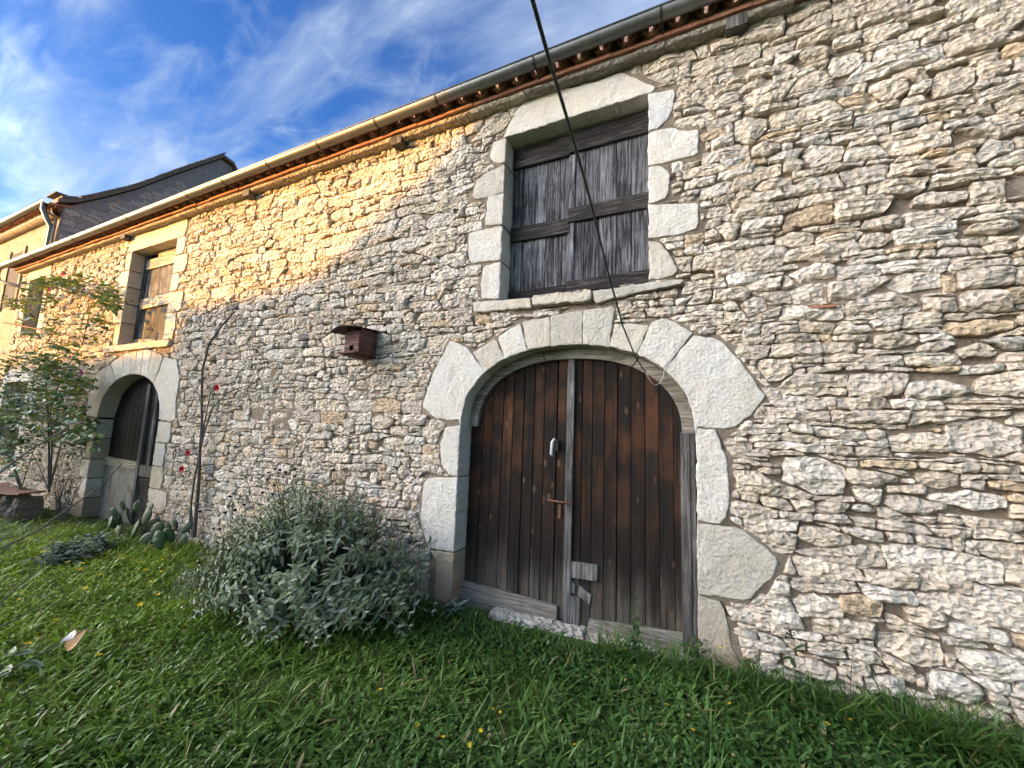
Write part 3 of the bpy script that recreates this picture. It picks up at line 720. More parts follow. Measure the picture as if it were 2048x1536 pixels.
for rank, (sz, i, P, d, vis) in enumerate(stones):
    r = random.Random(i*7+3); c = centroid(P)
    ar = area(P); p = min(r.uniform(0.018, 0.060)*(1.0 if c[0] > -1.5 else 0.72), 0.012+0.22*math.sqrt(ar)); sp = 0.028 if d < 4.5 else (0.045 if d < 7 else 0.07)
    if near_block(c[0], c[1], 0.16) < 0.16: p = min(p, 0.022)
    y0 = r.uniform(-0.004, 0.010)
    V, Fs = stone_geo(P, y0, 0.10, p, sp, i % 977+0.5, 1.0, r.uniform(0.006, 0.016), 0.0065, r.uniform(0.004, 0.016), 0.16, 0.34)
    tn = stone_tint(r)
    if any(abs(c[0]-gx_) < 0.09 and abs(c[1]-gz_) < 0.08 for gx_, gz_ in GREY_SPOTS): tn = (0.20, 0.195, 0.19)
    if rank < 300:
        b = MB(); b.add(V, Fs, tn); b.build('stone', M['stone'], barn, (c[0], 0, c[1]))
    else: rest.add(V, Fs, tn)
o = rest.build('rubble_stone', M['stone'], barn, (0, 0, 0)); o['kind'] = 'stuff'
print('stones', len(stones), 'tris', sum(len(f)-2 for f in rest.f))

def near_poly(v, h): return min(abs_seg(v[0], v[1], h[e], h[(e+1) % len(h)]) for e in range(len(h)))
def crisp(i):
    others = [BLK[j][0] for j in range(len(blocks)) if j != i and BLK[j][1][0]-0.1 < BLK[i][1][1] and BLK[j][1][1]+0.1 > BLK[i][1][0] and BLK[j][1][2]-0.1 < BLK[i][1][3] and BLK[j][1][3]+0.1 > BLK[i][1][2]]
    return lambda v: any(near_poly(v, h) < 0.03 for h in holes) or any(near_poly(v, h) < 0.028 for h in others)
for i, (nm, P, y0, y1, tn, k) in enumerate(blocks):
    c = centroid(P); Q = inset(P, 0.003) if len(hull(P)) == len(P) else P
    V, Fs = block_geo(Q if len(Q) > 2 else P, y0, y1, i+0.5, jit=0.0050, sp=0.035, round_=0.026, hard=crisp(i))
    b = MB(); kk = random.Random(i).uniform(0.93, 1.04); b.add(V, Fs, tuple(kk*q for q in tn)); b.build(nm, M['dressed'], barn, (c[0], 0, c[1]))

# ------------------------------------------------------------------ barn door
def plank(name, x0, x1, z0, top0, top1, y0, y1, mat, parent, tint=(1, 1, 1), zj0=0.0, zj1=0.0, rnd=random.Random(5)):
    """upright board with a sloping top, slightly rounded long edges"""
    e = min(0.004, (x1-x0)*0.1)
    pr = [(x0, y0+e), (x0+e, y0), (x1-e, y0), (x1, y0+e), (x1, y1), (x0, y1)]
    b = MB(); tz = lambda x: top0+(top1-top0)*(x-x0)/(x1-x0); bz = lambda x: z0+zj0+(zj1-zj0)*(x-x0)/(x1-x0)
    vs = [(x, y, bz(x)) for x, y in pr]+[(x, y, tz(x)) for x, y in pr]
    b.add(vs, [tuple(range(5, -1, -1)), tuple(range(6, 12))]+[(i, (i+1) % 6, 6+(i+1) % 6, 6+i) for i in range(6)], tint)
    return b.build(name, mat, parent)
def board(name, quad, y0, th, mat, parent, e=0.005):
    """board from its four wall corners (x,z): bl, br, tr, tl, with worn edges"""
    q = ccw(list(quad)); V = []; k = len(q)
    ins = inset(q, e) if len(inset(q, e)) == k else q
    V = [(x, y0+th, z) for x, z in q]+[(x, y0+e, z) for x, z in q]+[(x, y0, z) for x, z in ins]
    f = [tuple(range(k))[::-1]]+[(r*k+i, r*k+(i+1) % k, (r+1)*k+(i+1) % k, (r+1)*k+i) for r in (0, 1) for i in range(k)]+[tuple(range(2*k, 3*k))]
    b = MB(); b.add(V, f); return b.build(name, mat, parent)
DY = 0.195
def fx(px, py, y): return W(px, py, y)[0]
fr = MB()
def frame_arc(b, ins_, wd, ya, yb, t0, t1, k=28, post=None):
    vs = []
    for i in range(k+1):
        t = t0+(t1-t0)*i/k
        xo, zo = arc(t, DA-ins_, DB-ins_); xi, zi = arc(t, DA-ins_-wd, DB-ins_-wd*0.95)
        vs += [(xo, ya, zo), (xi, ya, zi), (xi, yb, zi), (xo, yb, zo)]
    b.add(vs, [(4*i+j, 4*i+(j+1) % 4, 4*i+4+(j+1) % 4, 4*i+4+j) for i in range(k) for j in range(4)]+[(3, 2, 1, 0), (4*k, 4*k+1, 4*k+2, 4*k+3)])
df = thing('door_frame', (DCX, 0.16, 0.2), None, None); df.parent = barn; df.location = Vector((DCX, 0.16, 0.2))-barn.location
for a0, a1 in ((0.0, 0.98), (0.99, 1.78), (1.79, math.pi)):
    b = MB(); frame_arc(b, 0.006, 0.095, 0.145, 0.22, a0, a1); b.build('frame_board', M['frame'], df)
plank('frame_post', DR-0.115, DR-0.045, 0.24, 1.96, 1.95, 0.150, 0.21, M['strip'], df)
plank('frame_post', DR-0.046, DR-0.004, 0.24, 1.96, 1.96, 0.165, 0.24, M['strip'], df)
bk = MB(); bk.box(DL-0.02, DR+0.02, 0.245, 0.25, 0.15, DTOP+0.02); bk.build('door_backing', M['sdoor'], barn)

row = 900+600/2.56
lb = [DL+0.004]+[fx(820+q/2.56, row, DY) for q in (340, 390, 447, 500, 557, 612, 668, 735)]+[fx(820+788/2.56, row, DY)]
rbx = [fx(820+q/2.56, row, DY) for q in (822, 870, 925, 990, 1058, 1130, 1205, 1280, 1357, 1437)]+[DR-0.05]
def leaf_door(xs, zb, nm):
    r = random.Random(len(xs)); d = thing('door_leaf', ((xs[0]+xs[-1])/2, DY, zb), None, None); loc = d.location.copy(); d.parent = barn; d.location = loc-barn.location
    for a, b in zip(xs[:-1], xs[1:]):
        g = r.uniform(0.0018, 0.004); yo = r.uniform(-0.004, 0.005)
        tp = lambda x: max(1.0, arc_at_x(x, DA-0.06, DB-0.06) if abs(x-DCX) < DA-0.06 else DSP)
        plank('plank', a+g, b-g, zb+r.uniform(-0.01, 0.02), tp(a), tp(b), DY+yo, DY+0.03, M['door'], d)
    return d
ld = leaf_door(lb, 0.26, 'l'); rd_ = leaf_door(rbx, 0.24, 'r')
board('kick_board', [W(*q, 0.16) for q in ((914, 1223), (1112, 1258), (1114, 1213), (924, 1161))], 0.160, 0.035, M['kick'], ld)
board('kick_board', [W(*q, 0.155) for q in ((1168, 1284), (1385, 1333), (1372, 1270), (1178, 1240))], 0.155, 0.04, M['kick'], rd_)
ax0, ax1 = fx(1127, 1134, 0.17), fx(1142, 1134, 0.17)
plank('cover_strip', ax0, ax1, 0.22, 2.62, 2.62, 0.165, 0.2, M['strip'], ld)
board('patch_board', [W(*q, 0.17) for q in ((1141, 1156), (1194, 1164), (1195, 1131), (1141, 1123))], 0.172, 0.022, M['strip'], rd_)
board('patch_board', [W(*q, 0.18) for q in ((1141, 1186), (1150, 1189), (1150, 1168), (1141, 1159))], 0.180, 0.014, M['strip'], rd_)
board('patch_board', [W(*q, 0.17) for q in ((1155, 1193), (1180, 1211), (1182, 1192), (1158, 1171))], 0.176, 0.018, M['strip'], rd_)
board('patch_board', [W(*q, 0.17) for q in ((1136, 1281), (1157, 1283), (1161, 1196), (1141, 1192))], 0.170, 0.024, M['strip'], rd_)
hx, hz = W(1108, 895, 0.17)
hd = MB(); hd.tube([(hx+0.018, 0.195, hz+0.06), (hx+0.012, 0.13, hz+0.075), (hx-0.004, 0.125, hz+0.05), (hx-0.010, 0.125, hz-0.06), (hx-0.004, 0.14, hz-0.075)], [0.011, 0.013, 0.014, 0.014, 0.010], 8); hd.build('handle', M['white'], ld, smooth=True)
hb = MB(); hb.box(hx+0.018, hx+0.045, 0.16, 0.195, hz-0.03, hz+0.06); hb.build('lock_case', M['iron'], ld)
bx0, bz0 = W(1095, 1000, 0.165); bx1, bz1 = W(1147, 1010, 0.165)
bt = MB(); bt.tube([(bx0, 0.17, bz0), (bx1, 0.155, bz1+0.01)], 0.009, 8); bt.build('bolt', M['rust'], ld, smooth=True)
hs = MB(); sx_, sz_ = W(1119, 1012, 0.16); hs.box(sx_-0.011, sx_+0.011, 0.155, 0.168, sz_-0.11, sz_+0.01); hs.build('hasp', M['rust'], ld)
for i, (qa, qb, hh) in enumerate((((972, 1232), (1008, 1252), .07), ((1008, 1243), (1095, 1268), .075), ((1096, 1262), (1160, 1282), .06), ((1165, 1284), (1250, 1305), .07), ((1255, 1305), (1330, 1330), .06), ((1330, 1325), (1392, 1345), .07))):
    x0, z0 = W(*qa, -0.02); x1, z1 = W(*qb, -0.02); top = 0.275 if i < 3 else 0.262
    V, Fs = stone_geo([(x0-0.01, top-0.16), (x1+0.008, top-0.16), (x1+0.006, top-0.012), (x0-0.008, top-0.018)], 0.045, 0.15, 0.022, 0.03, i+300.5, 1.0, 0.012, 0.005, 0.02)
    b = MB(); b.add(V, Fs, (0.55, 0.51, 0.45)); b.build('threshold_stone', M['stone'], barn)

# ------------------------------------------------------------------ shutters
def shutter(x0, x1, zb, zt, y, n, seed, vm, hm, rails, slope=0.0):
    r = random.Random(seed); s = thing('shutter', ((x0+x1)/2, y, zb), None, None); loc = s.location.copy(); s.parent = barn; s.location = loc-barn.location
    cut = sorted([x0, x1]+[x0+(x1-x0)*(i+r.uniform(-0.16, 0.16))/n for i in range(1, n)])
    for a, b in zip(cut[:-1], cut[1:]):
        plank('plank', a+0.002, b-0.002, zb+r.uniform(0, 0.015), zt, zt, y+r.uniform(-0.004, 0.004), y+0.03, vm, s)
    for (a, b, h, yo, sl) in rails:
        xa, xb = x0+(x1-x0)*a, x0+(x1-x0)*b
        board('rail', [(xa, h[0]), (xb, h[0]+sl), (xb, h[1]+sl), (xa, h[1])], y-yo, yo-0.005, hm, s)
    return s
um = W(1143, 420, 0.18)[0]
def uz(py, px): return W(px, py, 0.15)[1]
shutter(UL+0.01, um-0.004, UB+0.03, UT-0.02, 0.195, 5, 3, M['shutter'], M['rail'],
        [(0, 1.0, (4.73, 4.95), 0.035, 0.0), (0, 0.99, (3.90, 4.06), 0.035, -0.01), (0, 0.96, (3.245, 3.35), 0.03, 0.01)])
s2 = shutter(um-0.004, UR-0.002, UB+0.04, UT-0.03, 0.180, 5, 4, M['shutter'], M['rail'],
        [(-0.03, 1.0, (4.74, 4.96), 0.035, 0.0), (-0.03, 1.0, (3.99, 4.14), 0.035, 0.0), (-0.03, 1.0, (3.26, 3.385), 0.035, 0.01)])
plank('meeting_strip', um-0.03, um+0.035, UB+0.16, 4.72, 4.72, 0.165, 0.185, M['shutter'], s2)
bk = MB(); bk.box(UL-0.02, UR+0.02, 0.245, 0.25, UB-0.05, UT+0.05); bk.build('shutter_backing', M['sdoor'], barn)
vs = shutter(VL+0.11, VR-0.005, VB+0.03, VT-0.12, 0.205, 6, 8, M['shutter2'], M['rail2'],
        [(0.0, 1.0, (4.70, 4.90), 0.03, 0.0), (0.0, 1.0, (3.92, 4.12), 0.04, 0.03), (-0.05, 0.5, (3.22, 3.36), 0.03, -0.03)])
plank('frame_post', VL+0.003, VL+0.11, VB, VT-0.01, VT-0.01, 0.185, 0.24, M['shutter'], vs)
board('frame_board', [(VL+0.5, VT-0.11), (VR-0.003, VT-0.11), (VR-0.003, VT-0.004), (VL+0.5, VT-0.004)], 0.175, 0.06, M['rail2'], vs)
bk = MB(); bk.box(VL-0.02, VR+0.02, 0.245, 0.25, VB-0.05, VT+0.05); bk.build('shutter_backing', M['sdoor'], barn)
shutter(QL+0.02, QR, QB+0.02, QT-0.02, 0.20, 5, 9, M['shutter2'], M['rail2'], [(0, 1, (4.7, 4.82), 0.03, 0), (0, 1, (3.9, 4.02), 0.03, 0)])
bk = MB(); bk.box(QL-0.02, QR+0.02, 0.245, 0.25, QB-0.05, QT+0.05); bk.build('shutter_backing', M['sdoor'], barn)
shutter(PL+0.02, PR, PB+0.02, PT-0.02, 0.20, 5, 10, M['sdoor'], M['rail'], [(0, 1, (2.4, 2.55), 0.03, 0)])
bk = MB(); bk.box(PL-0.02, PR+0.02, 0.245, 0.25, PB-0.05, PT+0.05); bk.build('shutter_backing', M['sdoor'], barn)

# ------------------------------------------------------------------ the small arched door
sd = thing('small_door', ((SL+SR)/2, 0.19, 0.15), 'dark arched stable door with a pale lower panel', None); loc = sd.location.copy(); sd.parent = barn; sd.location = loc-barn.location
mid = W(278, 900, 0.2)[0]; mid2 = W(272, 1000, 0.2)[0]; mx = (mid+mid2)/2
def stop(x): return arc_at_x(x, SK['a']-0.02, SK['b']-0.02, SK['cx'], SSP, 2.15)-0.01
n = 7; xs = [SL+0.02+(mx-SL-0.02)*i/n for i in range(n+1)]
for a, b in zip(xs[:-1], xs[1:]): plank('plank', a+0.0015, b-0.0015, 1.10, max(1.4, stop(a)), max(1.4, stop(b)), 0.215, 0.24, M['sdoor'], sd)
xs = [SL+0.01+(mx-SL-0.01)*i/4 for i in range(5)]
for a, b in zip(xs[:-1], xs[1:]): plank('panel_plank', a+0.001, b-0.001, 0.10, 1.16, 1.16, 0.19, 0.215, M['pale'], sd)
board('panel_rail', [(SL+0.01, 1.05), (mx-0.01, 1.02), (mx-0.01, 1.16), (SL+0.01, 1.19)], 0.170, 0.02, M['rail2'], sd)
xs = [mx+0.06+(SR-mx-0.06)*i/5 for i in range(6)]
for a, b in zip(xs[:-1], xs[1:]): plank('plank', a+0.0015, b-0.0015, 0.12, max(1.4, stop(a)), max(1.4, stop(b)), 0.205, 0.24, M['sdoor'], sd)
plank('cover_strip', mx-0.02, mx+0.07, 0.12, 2.50, 2.50, 0.165, 0.21, M['strip'], sd)
plank('cover_strip', mx+0.26, mx+0.35, 1.12, 2.48, 2.48, 0.180, 0.21, M['shutter2'], sd)
board('door_rail', [(mx+0.08, 0.93), (SR-0.01, 0.93), (SR-0.01, 1.12), (mx+0.08, 1.12)], 0.178, 0.03, M['strip'], sd)
board('door_rail', [(mx+0.08, 0.80), (SR-0.01, 0.80), (SR-0.01, 0.90), (mx+0.08, 0.90)], 0.185, 0.025, M['sdoor'], sd)
bk = MB(); bk.box(SL-0.02, SR+0.02, 0.245, 0.25, 0.0, STOP+0.04); bk.build('door_backing', M['sdoor'], sd)

# ------------------------------------------------------------------ eaves: cornice, tile courses, gutter, roof
r = random.Random(77); x = BARN_X0
CORN_END = W(1490, 60, -0.1)[0]
while x < BARN_X1:
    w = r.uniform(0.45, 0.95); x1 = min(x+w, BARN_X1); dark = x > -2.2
    pj = 0.12 if x < CORN_END else 0.03
    V = []; k = max(2, int((x1-x)/0.12)); zb, zt = WALL_TOP-0.030+r.uniform(-0.006, 0.006), 5.362
    sec = [(0.05, zb), (-pj*0.9, zb), (-pj, zb+0.012), (-pj, zt-0.006), (-pj+0.01, zt), (0.05, zt)]
    for i in range(k+1):
        xx = x+0.003+(x1-x-0.006)*i/k
        for (yy, zz) in sec: V.append((xx, yy+0.018*mn.noise(Vector((xx*5, zz*40, 3))) if yy < 0 else yy, zz+(0.008*mn.noise(Vector((xx*6, yy*30, 8))) if zz < zt-0.01 else 0)))
    Fs = [(i*6+j, i*6+(j+1) % 6, (i+1)*6+(j+1) % 6, (i+1)*6+j) for i in range(k) for j in range(6)]+[(5, 4, 3, 2, 1, 0), tuple(range(k*6, k*6+6))]
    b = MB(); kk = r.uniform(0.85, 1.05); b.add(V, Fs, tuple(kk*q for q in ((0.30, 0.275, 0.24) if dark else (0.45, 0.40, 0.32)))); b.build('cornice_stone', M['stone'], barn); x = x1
for px, py in ((248, 478), (495, 391), (795, 283), (1472, 48)):
    x, z = W(px, py, -0.1); b = MB(); b.box(x-0.075, x+0.075, -0.128, 0.1, 5.25, 5.355); b.build('beam_end', M['strip'], barn)
x = BARN_X0-0.05
while x < BARN_X1:
    w = 0.37; b = MB(); kk = r.uniform(0.85, 1.15); yo = r.uniform(-0.008, 0.008); zo = r.uniform(-0.003, 0.003)
    b.col = (kk, kk*r.uniform(0.9, 1.05), kk); b.box(x+0.002, x+w-0.002, -0.150+yo, 0.1, 5.364+zo, 5.398+zo)
    b.build('flat_tile', M['tile'], barn); x += w
def canal(up, rad_, L, th, n=10):
    V = []; 
    for yy, k in ((0.0, 1.0), (L, 0.88)):
        for rr in (rad_*k, (rad_-th)*k):
            for i in range(n+1):
                a = math.pi*i/n; V.append((rr*math.cos(a), yy, rr*math.sin(a)*(1 if up else -1)))
    m = n+1; f = []
    for i in range(n):
        f += [(i, i+1, 2*m+i+1, 2*m+i), (m+i, 3*m+i, 3*m+i+1, m+i+1), (i, m+i, m+i+1, i+1), (2*m+i, 2*m+i+1, 3*m+i+1, 3*m+i)]
    f += [(0, 2*m, 3*m, m), (m-1, 2*m-1, 4*m-1, 3*m-1)]
    return V, f
PITCH_T = 0.215
tup, fup = canal(True, 0.095, 0.46, 0.016); tdn, fdn = canal(False, 0.085, 0.46, 0.015)
var = []
for i in range(5):
    kk = r.uniform(0.75, 1.15); b = MB(); b.add(tup, fup, (kk, kk*r.uniform(0.9, 1.15), kk*r.uniform(0.9, 1.2))); u_ = b.mesh('roof_tile', M['tile'], True)
    b = MB(); b.add(tdn, fdn, (kk, kk, kk)); d_ = b.mesh('channel_tile', M['tile'], True)
    b = MB(); P = [(0.072*math.cos(math.pi*j/8), 0.072*math.sin(math.pi*j/8)*r.uniform(0.45, 0.85)) for j in range(9)]
    V, Fs = stone_geo(ccw(P), 0.05, 0.1, 0.02, 0.03, i+0.5); b.add(V, Fs, (0.36, 0.25, 0.18)); m_ = b.mesh('tile_mortar', M['stone'], False)
    var.append((u_, d_, m_))
x = BARN_X0; sl = math.atan(0.42); i = 0
while x < BARN_X1:
    u_, d_, m_ = var[r.randrange(5)]
    o = link('roof_tile', u_, barn, (x, -0.205+r.uniform(-0.012, 0.012), 5.412+r.uniform(-0.004, 0.006))); o.rotation_euler = (sl*0.6, r.uniform(-0.05, 0.05), r.uniform(-0.03, 0.03))
    o = link('channel_tile', d_, barn, (x+PITCH_T/2, -0.19+r.uniform(-0.01, 0.01), 5.492)); o.rotation_euler = (sl*0.6, r.uniform(-0.04, 0.04), 0)
    if r.random() < 0.75: link('tile_mortar', m_, barn, (x, -0.17, 5.400))
    x += PITCH_T; i += 1
b = MB(); b.box(BARN_X0, BARN_X1, -0.06, 0.12, 5.40, 5.66, (0.30, 0.20, 0.15)); b.build('eave_mortar', M['stone'], barn)
b = MB(); k = 200; V = []          # the roof slope behind the eave, corrugated by its rows of canal tiles
for j, yy in enumerate((0.15, 2.0, 3.6)):
    for i in range(k+1): V.append((BARN_X0+(BARN_X1-BARN_X0)*i/k, yy, 5.60+0.42*(yy-0.15)+0.035*math.sin(i*math.pi)))
for j, yy in enumerate((5.2, 6.3)):
    for i in range(k+1): V.append((BARN_X0+(BARN_X1-BARN_X0)*i/k, yy, 7.05-0.42*(yy-3.6)))
b.add(V, [(j*(k+1)+i, j*(k+1)+i+1, (j+1)*(k+1)+i+1, (j+1)*(k+1)+i) for j in range(4) for i in range(k)]); b.build('roof', M['tile'], barn)

GY, GZ_, GR = -0.262, 5.484, 0.066
gut = MB(); n = 14; V = []
gx0 = W(-6, 536, -0.3)[0]-0.15
for xx in (gx0, BARN_X1):
    for rr in (GR, GR-0.004):
        for i in range(n+1):
            a = math.pi+math.pi*i/n; V.append((xx, GY+rr*math.cos(a), GZ_+rr*math.sin(a)))
m = n+1
gut.add(V, [(i, i+1, 2*m+i+1, 2*m+i) for i in range(n)]+[(m+i, 3*m+i, 3*m+i+1, m+i+1) for i in range(n)])
gut.tube([(gx0, GY-GR, GZ_), (BARN_X1, GY-GR, GZ_)], 0.009, 8)
for i in range(1, n//2*2): pass
g_o = gut.build('gutter', M['zinc'], barn, smooth=True)
def strap(x):
    b = MB(); P = [(GY-GR*1.03, GZ_+0.012)]+[(GY+GR*1.06*math.cos(a), GZ_+GR*1.06*math.sin(a)) for a in [math.pi+math.pi*0.62*i/8 for i in range(9)]]+[(-0.16, 5.385), (-0.05, 5.34)]
    vs = [(x+s*0.009, y, z) for y, z in P for s in (-1, 1)]+[(x+s*0.009, y+0.004, z+0.004) for y, z in P for s in (-1, 1)]
    n2 = 2*len(P); f = []
    for i in range(len(P)-1): f += [(2*i, 2*i+1, 2*i+3, 2*i+2), (n2+2*i, n2+2*i+2, n2+2*i+3, n2+2*i+1), (2*i, 2*i+2, n2+2*i+2, n2+2*i), (2*i+1, n2+2*i+1, n2+2*i+3, 2*i+3)]
    b.add(vs, f); return b.build('gutter_bracket', M['iron'], g_o)
for px, py in ((1322, 12), (1066, 107), (869, 190), (747, 238), (631, 287), (530, 325), (441, 360), (370, 387), (250, 432), (195, 455), (142, 476), (58, 510), (25, 522)):
    strap(W(px, py, GY-GR)[0])
for xx in (0.9, 2.1, 3.3): strap(xx)
for px, py in ((884, 190), (410, 372), (308, 412)):                          # soldered joints
    x = W(px, py, GY-GR)[0]; b = MB(); V = []
    for xx in (x-0.02, x+0.02):
        for i in range(n+1):
            a = math.pi+math.pi*i/n; V.append((xx, GY+(GR+0.002)*math.cos(a), GZ_+(GR+0.002)*math.sin(a)))
    b.add(V, [(i, i+1, m+i+1, m+i) for i in range(n)]); b.build('gutter_joint', M['zinc'], g_o, smooth=True)
dp = MB(); gx = gx0+0.12
dp.tube([(gx, GY, GZ_-0.05), (gx, GY, GZ_-0.22), (gx+0.08, GY+0.03, GZ_-0.36), (gx+0.50, -0.02, 5.02), (gx+0.62, 0.12, 4.93), (gx+0.62, 0.2, 4.6)], 0.042, 10); dp.build('downpipe', M['zinc'], barn, smooth=True)

# ------------------------------------------------------------------ the taller house beyond the barn
HX, HY = -15.07, 0.44
hs_ = thing('house', (HX-4, HY+3, 0.2), 'taller house at the far end of the barn with shade-toned stone gable and chimney', 'house')
ver = []
for px, py in ((125, 398), (160, 397), (212, 386), (275, 370), (350, 342), (447, 309)):
    p = WX(px, py, HX+0.12); ver.append((p[1], p[2]))
ver[0] = (HY-0.14, ver[0][1]-0.02)
RY, RZ = ver[-1]; p = WX(470, 346, HX+0.12); BY_, BZ_ = p[1], p[2]
back = [(RY+0.35, RZ-0.05), (BY_+0.6, BZ_-0.5), (RY*2-HY+0.2, 7.4)]
prof = [(y, z-0.14) for y, z in ver]+[(y, z-0.14) for y, z in back]
gp = [(HY, 0.0)]+[(max(HY, y), z) for y, z in prof[:-1]]+[(prof[-1][0]-0.2, prof[-1][1]), (prof[-1][0]-0.2, 0.0)]
b = MB(); k = len(gp); b.add([(HX, y, z) for y, z in gp]+[(HX-10, y, z) for y, z in gp], [tuple(range(k)), tuple(range(2*k-1, k-1, -1))]+[(i, k+i, k+(i+1) % k, (i+1) % k) for i in range(k)])
b.build('wall', M['render'], hs_, (0, 0, 0))
b = MB(); q_ = [(y, z) for y, z in gp if z > 0.0]; b.add([(HX+0.012, HY+0.015, 4.5)]+[(HX+0.012, y+(0.015 if i == 0 else 0), z-0.01) for i, (y, z) in enumerate(q_[0:])]+[(HX+0.012, q_[-1][0], 4.5)], [tuple(range(len(q_)+2))])
b.build('gable_rendering', mat_simple('shade-toned gable mortar', (0.15, 0.155, 0.16), (0.22, 0.225, 0.225), 6, 0.95, 0.8, 0.02), hs_, (0, 0, 0))  # gable's shade put into the colour: greyer and darker than the front wall
# gable stones: long slabs in leaning courses, on the plane x=HX
GSt = rubble(HY+0.02, RY+0.6, 6.0, RZ, 31, 0.12, [], 0.04, (1.8, 4.2))
gm = MB(); cnt = 0
def gabz(y):
    for (a, za), (b_, zb_) in zip(prof[:-1], prof[1:]):
        if a <= y <= b_: return za+(zb_-za)*(y-a)/(b_-a)
    return -1
for i, P in enumerate(GSt):
    if any(z > gabz(y)-0.10 for y, z in P) or centroid(P)[0] > RY-0.9: continue
    V, Fs = stone_geo(P, 0.0, 0.03, random.Random(i).uniform(0.02, 0.05), 0.09, i+700.5)
    kk = random.Random(i).uniform(0.75, 1.1); b = MB(); b.add([(HX-v[1]+0.012, v[0], v[2]) for v in V], [f[::-1] for f in Fs], (0.44*kk, 0.44*kk, 0.42*kk)); b.build('stone', M['stone'], hs_); cnt += 1  # stone tint greyed to carry the gable's shade
b = MB(); pk = len(ver)
prof2 = ver+back
k = len(prof2); V = [(HX+0.15, y, z) for y, z in prof2]+[(HX-10.2, y, z) for y, z in prof2]+[(HX+0.15, y, z-0.10) for y, z in prof2]+[(HX-10.2, y, z-0.10) for y, z in prof2]
b.add(V, [(i, k+i, k+i+1, i+1) for i in range(k-1)]+[(2*k+i, 2*k+i+1, 3*k+i+1, 3*k+i) for i in range(k-1)]+[(i, i+1, 2*k+i+1, 2*k+i) for i in range(k-1)]+[(k+i, 3*k+i, 3*k+i+1, k+i+1) for i in range(k-1)]+[(0, 2*k, 3*k, k)])
b.build('roof', M['slate'], hs_, (0, 0, 0))
rr_ = random.Random(5); tl = [MB() for _ in range(3)]
for q, tb in enumerate(tl): tb.box(-0.13, 0.02, -0.16, 0.16, -0.015, 0.03, (0.8+0.2*q, 0.7+0.1*q, 0.6+0.1*q))
tms = [tb.mesh('verge_tile', M['slate']) for tb in tl]
for (ya, za), (yb, zb_) in zip(ver[:-1], ver[1:]):
    L = math.hypot(yb-ya, zb_-za); an = math.atan2(zb_-za, yb-ya)
    for i in range(max(1, int(L/0.24))):
        t = (i+0.5)/max(1, int(L/0.24)); o = link('verge_tile', tms[rr_.randrange(3)], hs_, (HX+0.17+rr_.uniform(-0.02, 0.03), ya+(yb-ya)*t, za+(zb_-za)*t+0.02)); o.rotation_euler = (an+rr_.uniform(-0.08, 0.03), 0, rr_.uniform(-0.05, 0.05))
# eave of the house: rounded cornice, tile ends, gutter and downpipes
ez = 7.17
b = MB(); V = []; n8 = 8
for xx in (HX+0.0, HX-10):
    for i in range(n8+1):
        a = -math.pi/2+math.pi*i/n8; V.append((xx, HY-0.02-0.16*math.cos(a), ez-0.02+0.10*math.sin(a)))
b.add(V, [(i, i+1, n8+2+i, n8+1+i) for i in range(n8)]); b.build('cornice', M['render'], hs_, smooth=True)
for i in range(46):
    o = link('roof_tile', var[i % 5][0], hs_, (HX-0.06-i*0.215, HY-0.20, ez+0.11)); o.rotation_euler = (0.3, 0, 0)
    link('tile_mortar', var[i % 5][2], hs_, (HX-0.06-i*0.215, HY-0.17, ez+0.10))
hg = MB(); V = []
for xx in (HX-0.10, HX-10):
    for i in range(n+1):
        a = math.pi+math.pi*i/n; V.append((xx, HY-0.26+0.085*math.cos(a), ez+0.24+0.085*math.sin(a)))
hg.add(V, [(i, i+1, m+i+1, m+i) for i in range(n)]); hg.tube([(HX-0.10, HY-0.345, ez+0.24), (HX-10, HY-0.345, ez+0.24)], 0.01, 8); hgo = hg.build('gutter', M['zinc'], hs_, smooth=True)
hp = MB(); hp.tube([(HX-0.26, HY-0.26, ez+0.18), (HX-0.26, HY-0.26, ez+0.02), (HX-0.20, HY-0.18, ez-0.22), (HX-0.16, HY-0.09, ez-0.42), (HX-0.20, HY-0.08, 5.75), (HX-0.5, HY-0.10, 5.55), (HX-0.9, HY-0.14, 5.5), (HX-1.0, HY-0.14, 5.3)], 0.06, 10); hp.build('downpipe', M['zinc'], hs_, smooth=True)
hp = MB(); hp.tube([(HX-0.10, HY-0.06, ez-0.15), (HX-0.08, HY-0.06, 5.6)], 0.035, 8); hp.build('pipe', M['render'], hs_, smooth=True)
cx, cy = HX-0.45, HY+0.10
ch = MB(); ch.box(cx-0.20, cx+0.20, cy-0.12, cy+0.30, 7.25, 7.70); co_ = ch.build('chimney', M['render'], hs_)
ch = MB(); x0_, x1_, y0_, y1_ = cx-0.30, cx+0.30, cy-0.24, cy+0.62
ch.add([(x0_, y0_, 7.71), (x1_, y0_, 7.71), (x1_, y1_, 7.75), (x0_, y1_, 7.75), (x0_, y0_, 7.745), (x1_, y0_, 7.745), (x1_, y1_, 7.79), (x0_, y1_, 7.79)], [(0,3,2,1),(4,5,6,7),(0,1,5,4),(1,2,6,5),(2,3,7,6),(3,0,4,7)])
ch.build('chimney_cap', M['slate'], co_)
for xw in (HX-2.6, HX-5.2):
    b = MB(); b.box(xw-0.5, xw+0.5, HY-0.012, HY+0.05, 4.9, 6.5); fo = b.build('window', M['sdoor'], hs_)
    for q in ((xw-0.62, xw-0.5, 4.8, 6.6), (xw+0.5, xw+0.62, 4.8, 6.6)):
        b = MB(); b.box(q[0], q[1], HY-0.04, HY+0.05, q[2], q[3]); b.build('frame', M['render'], fo)

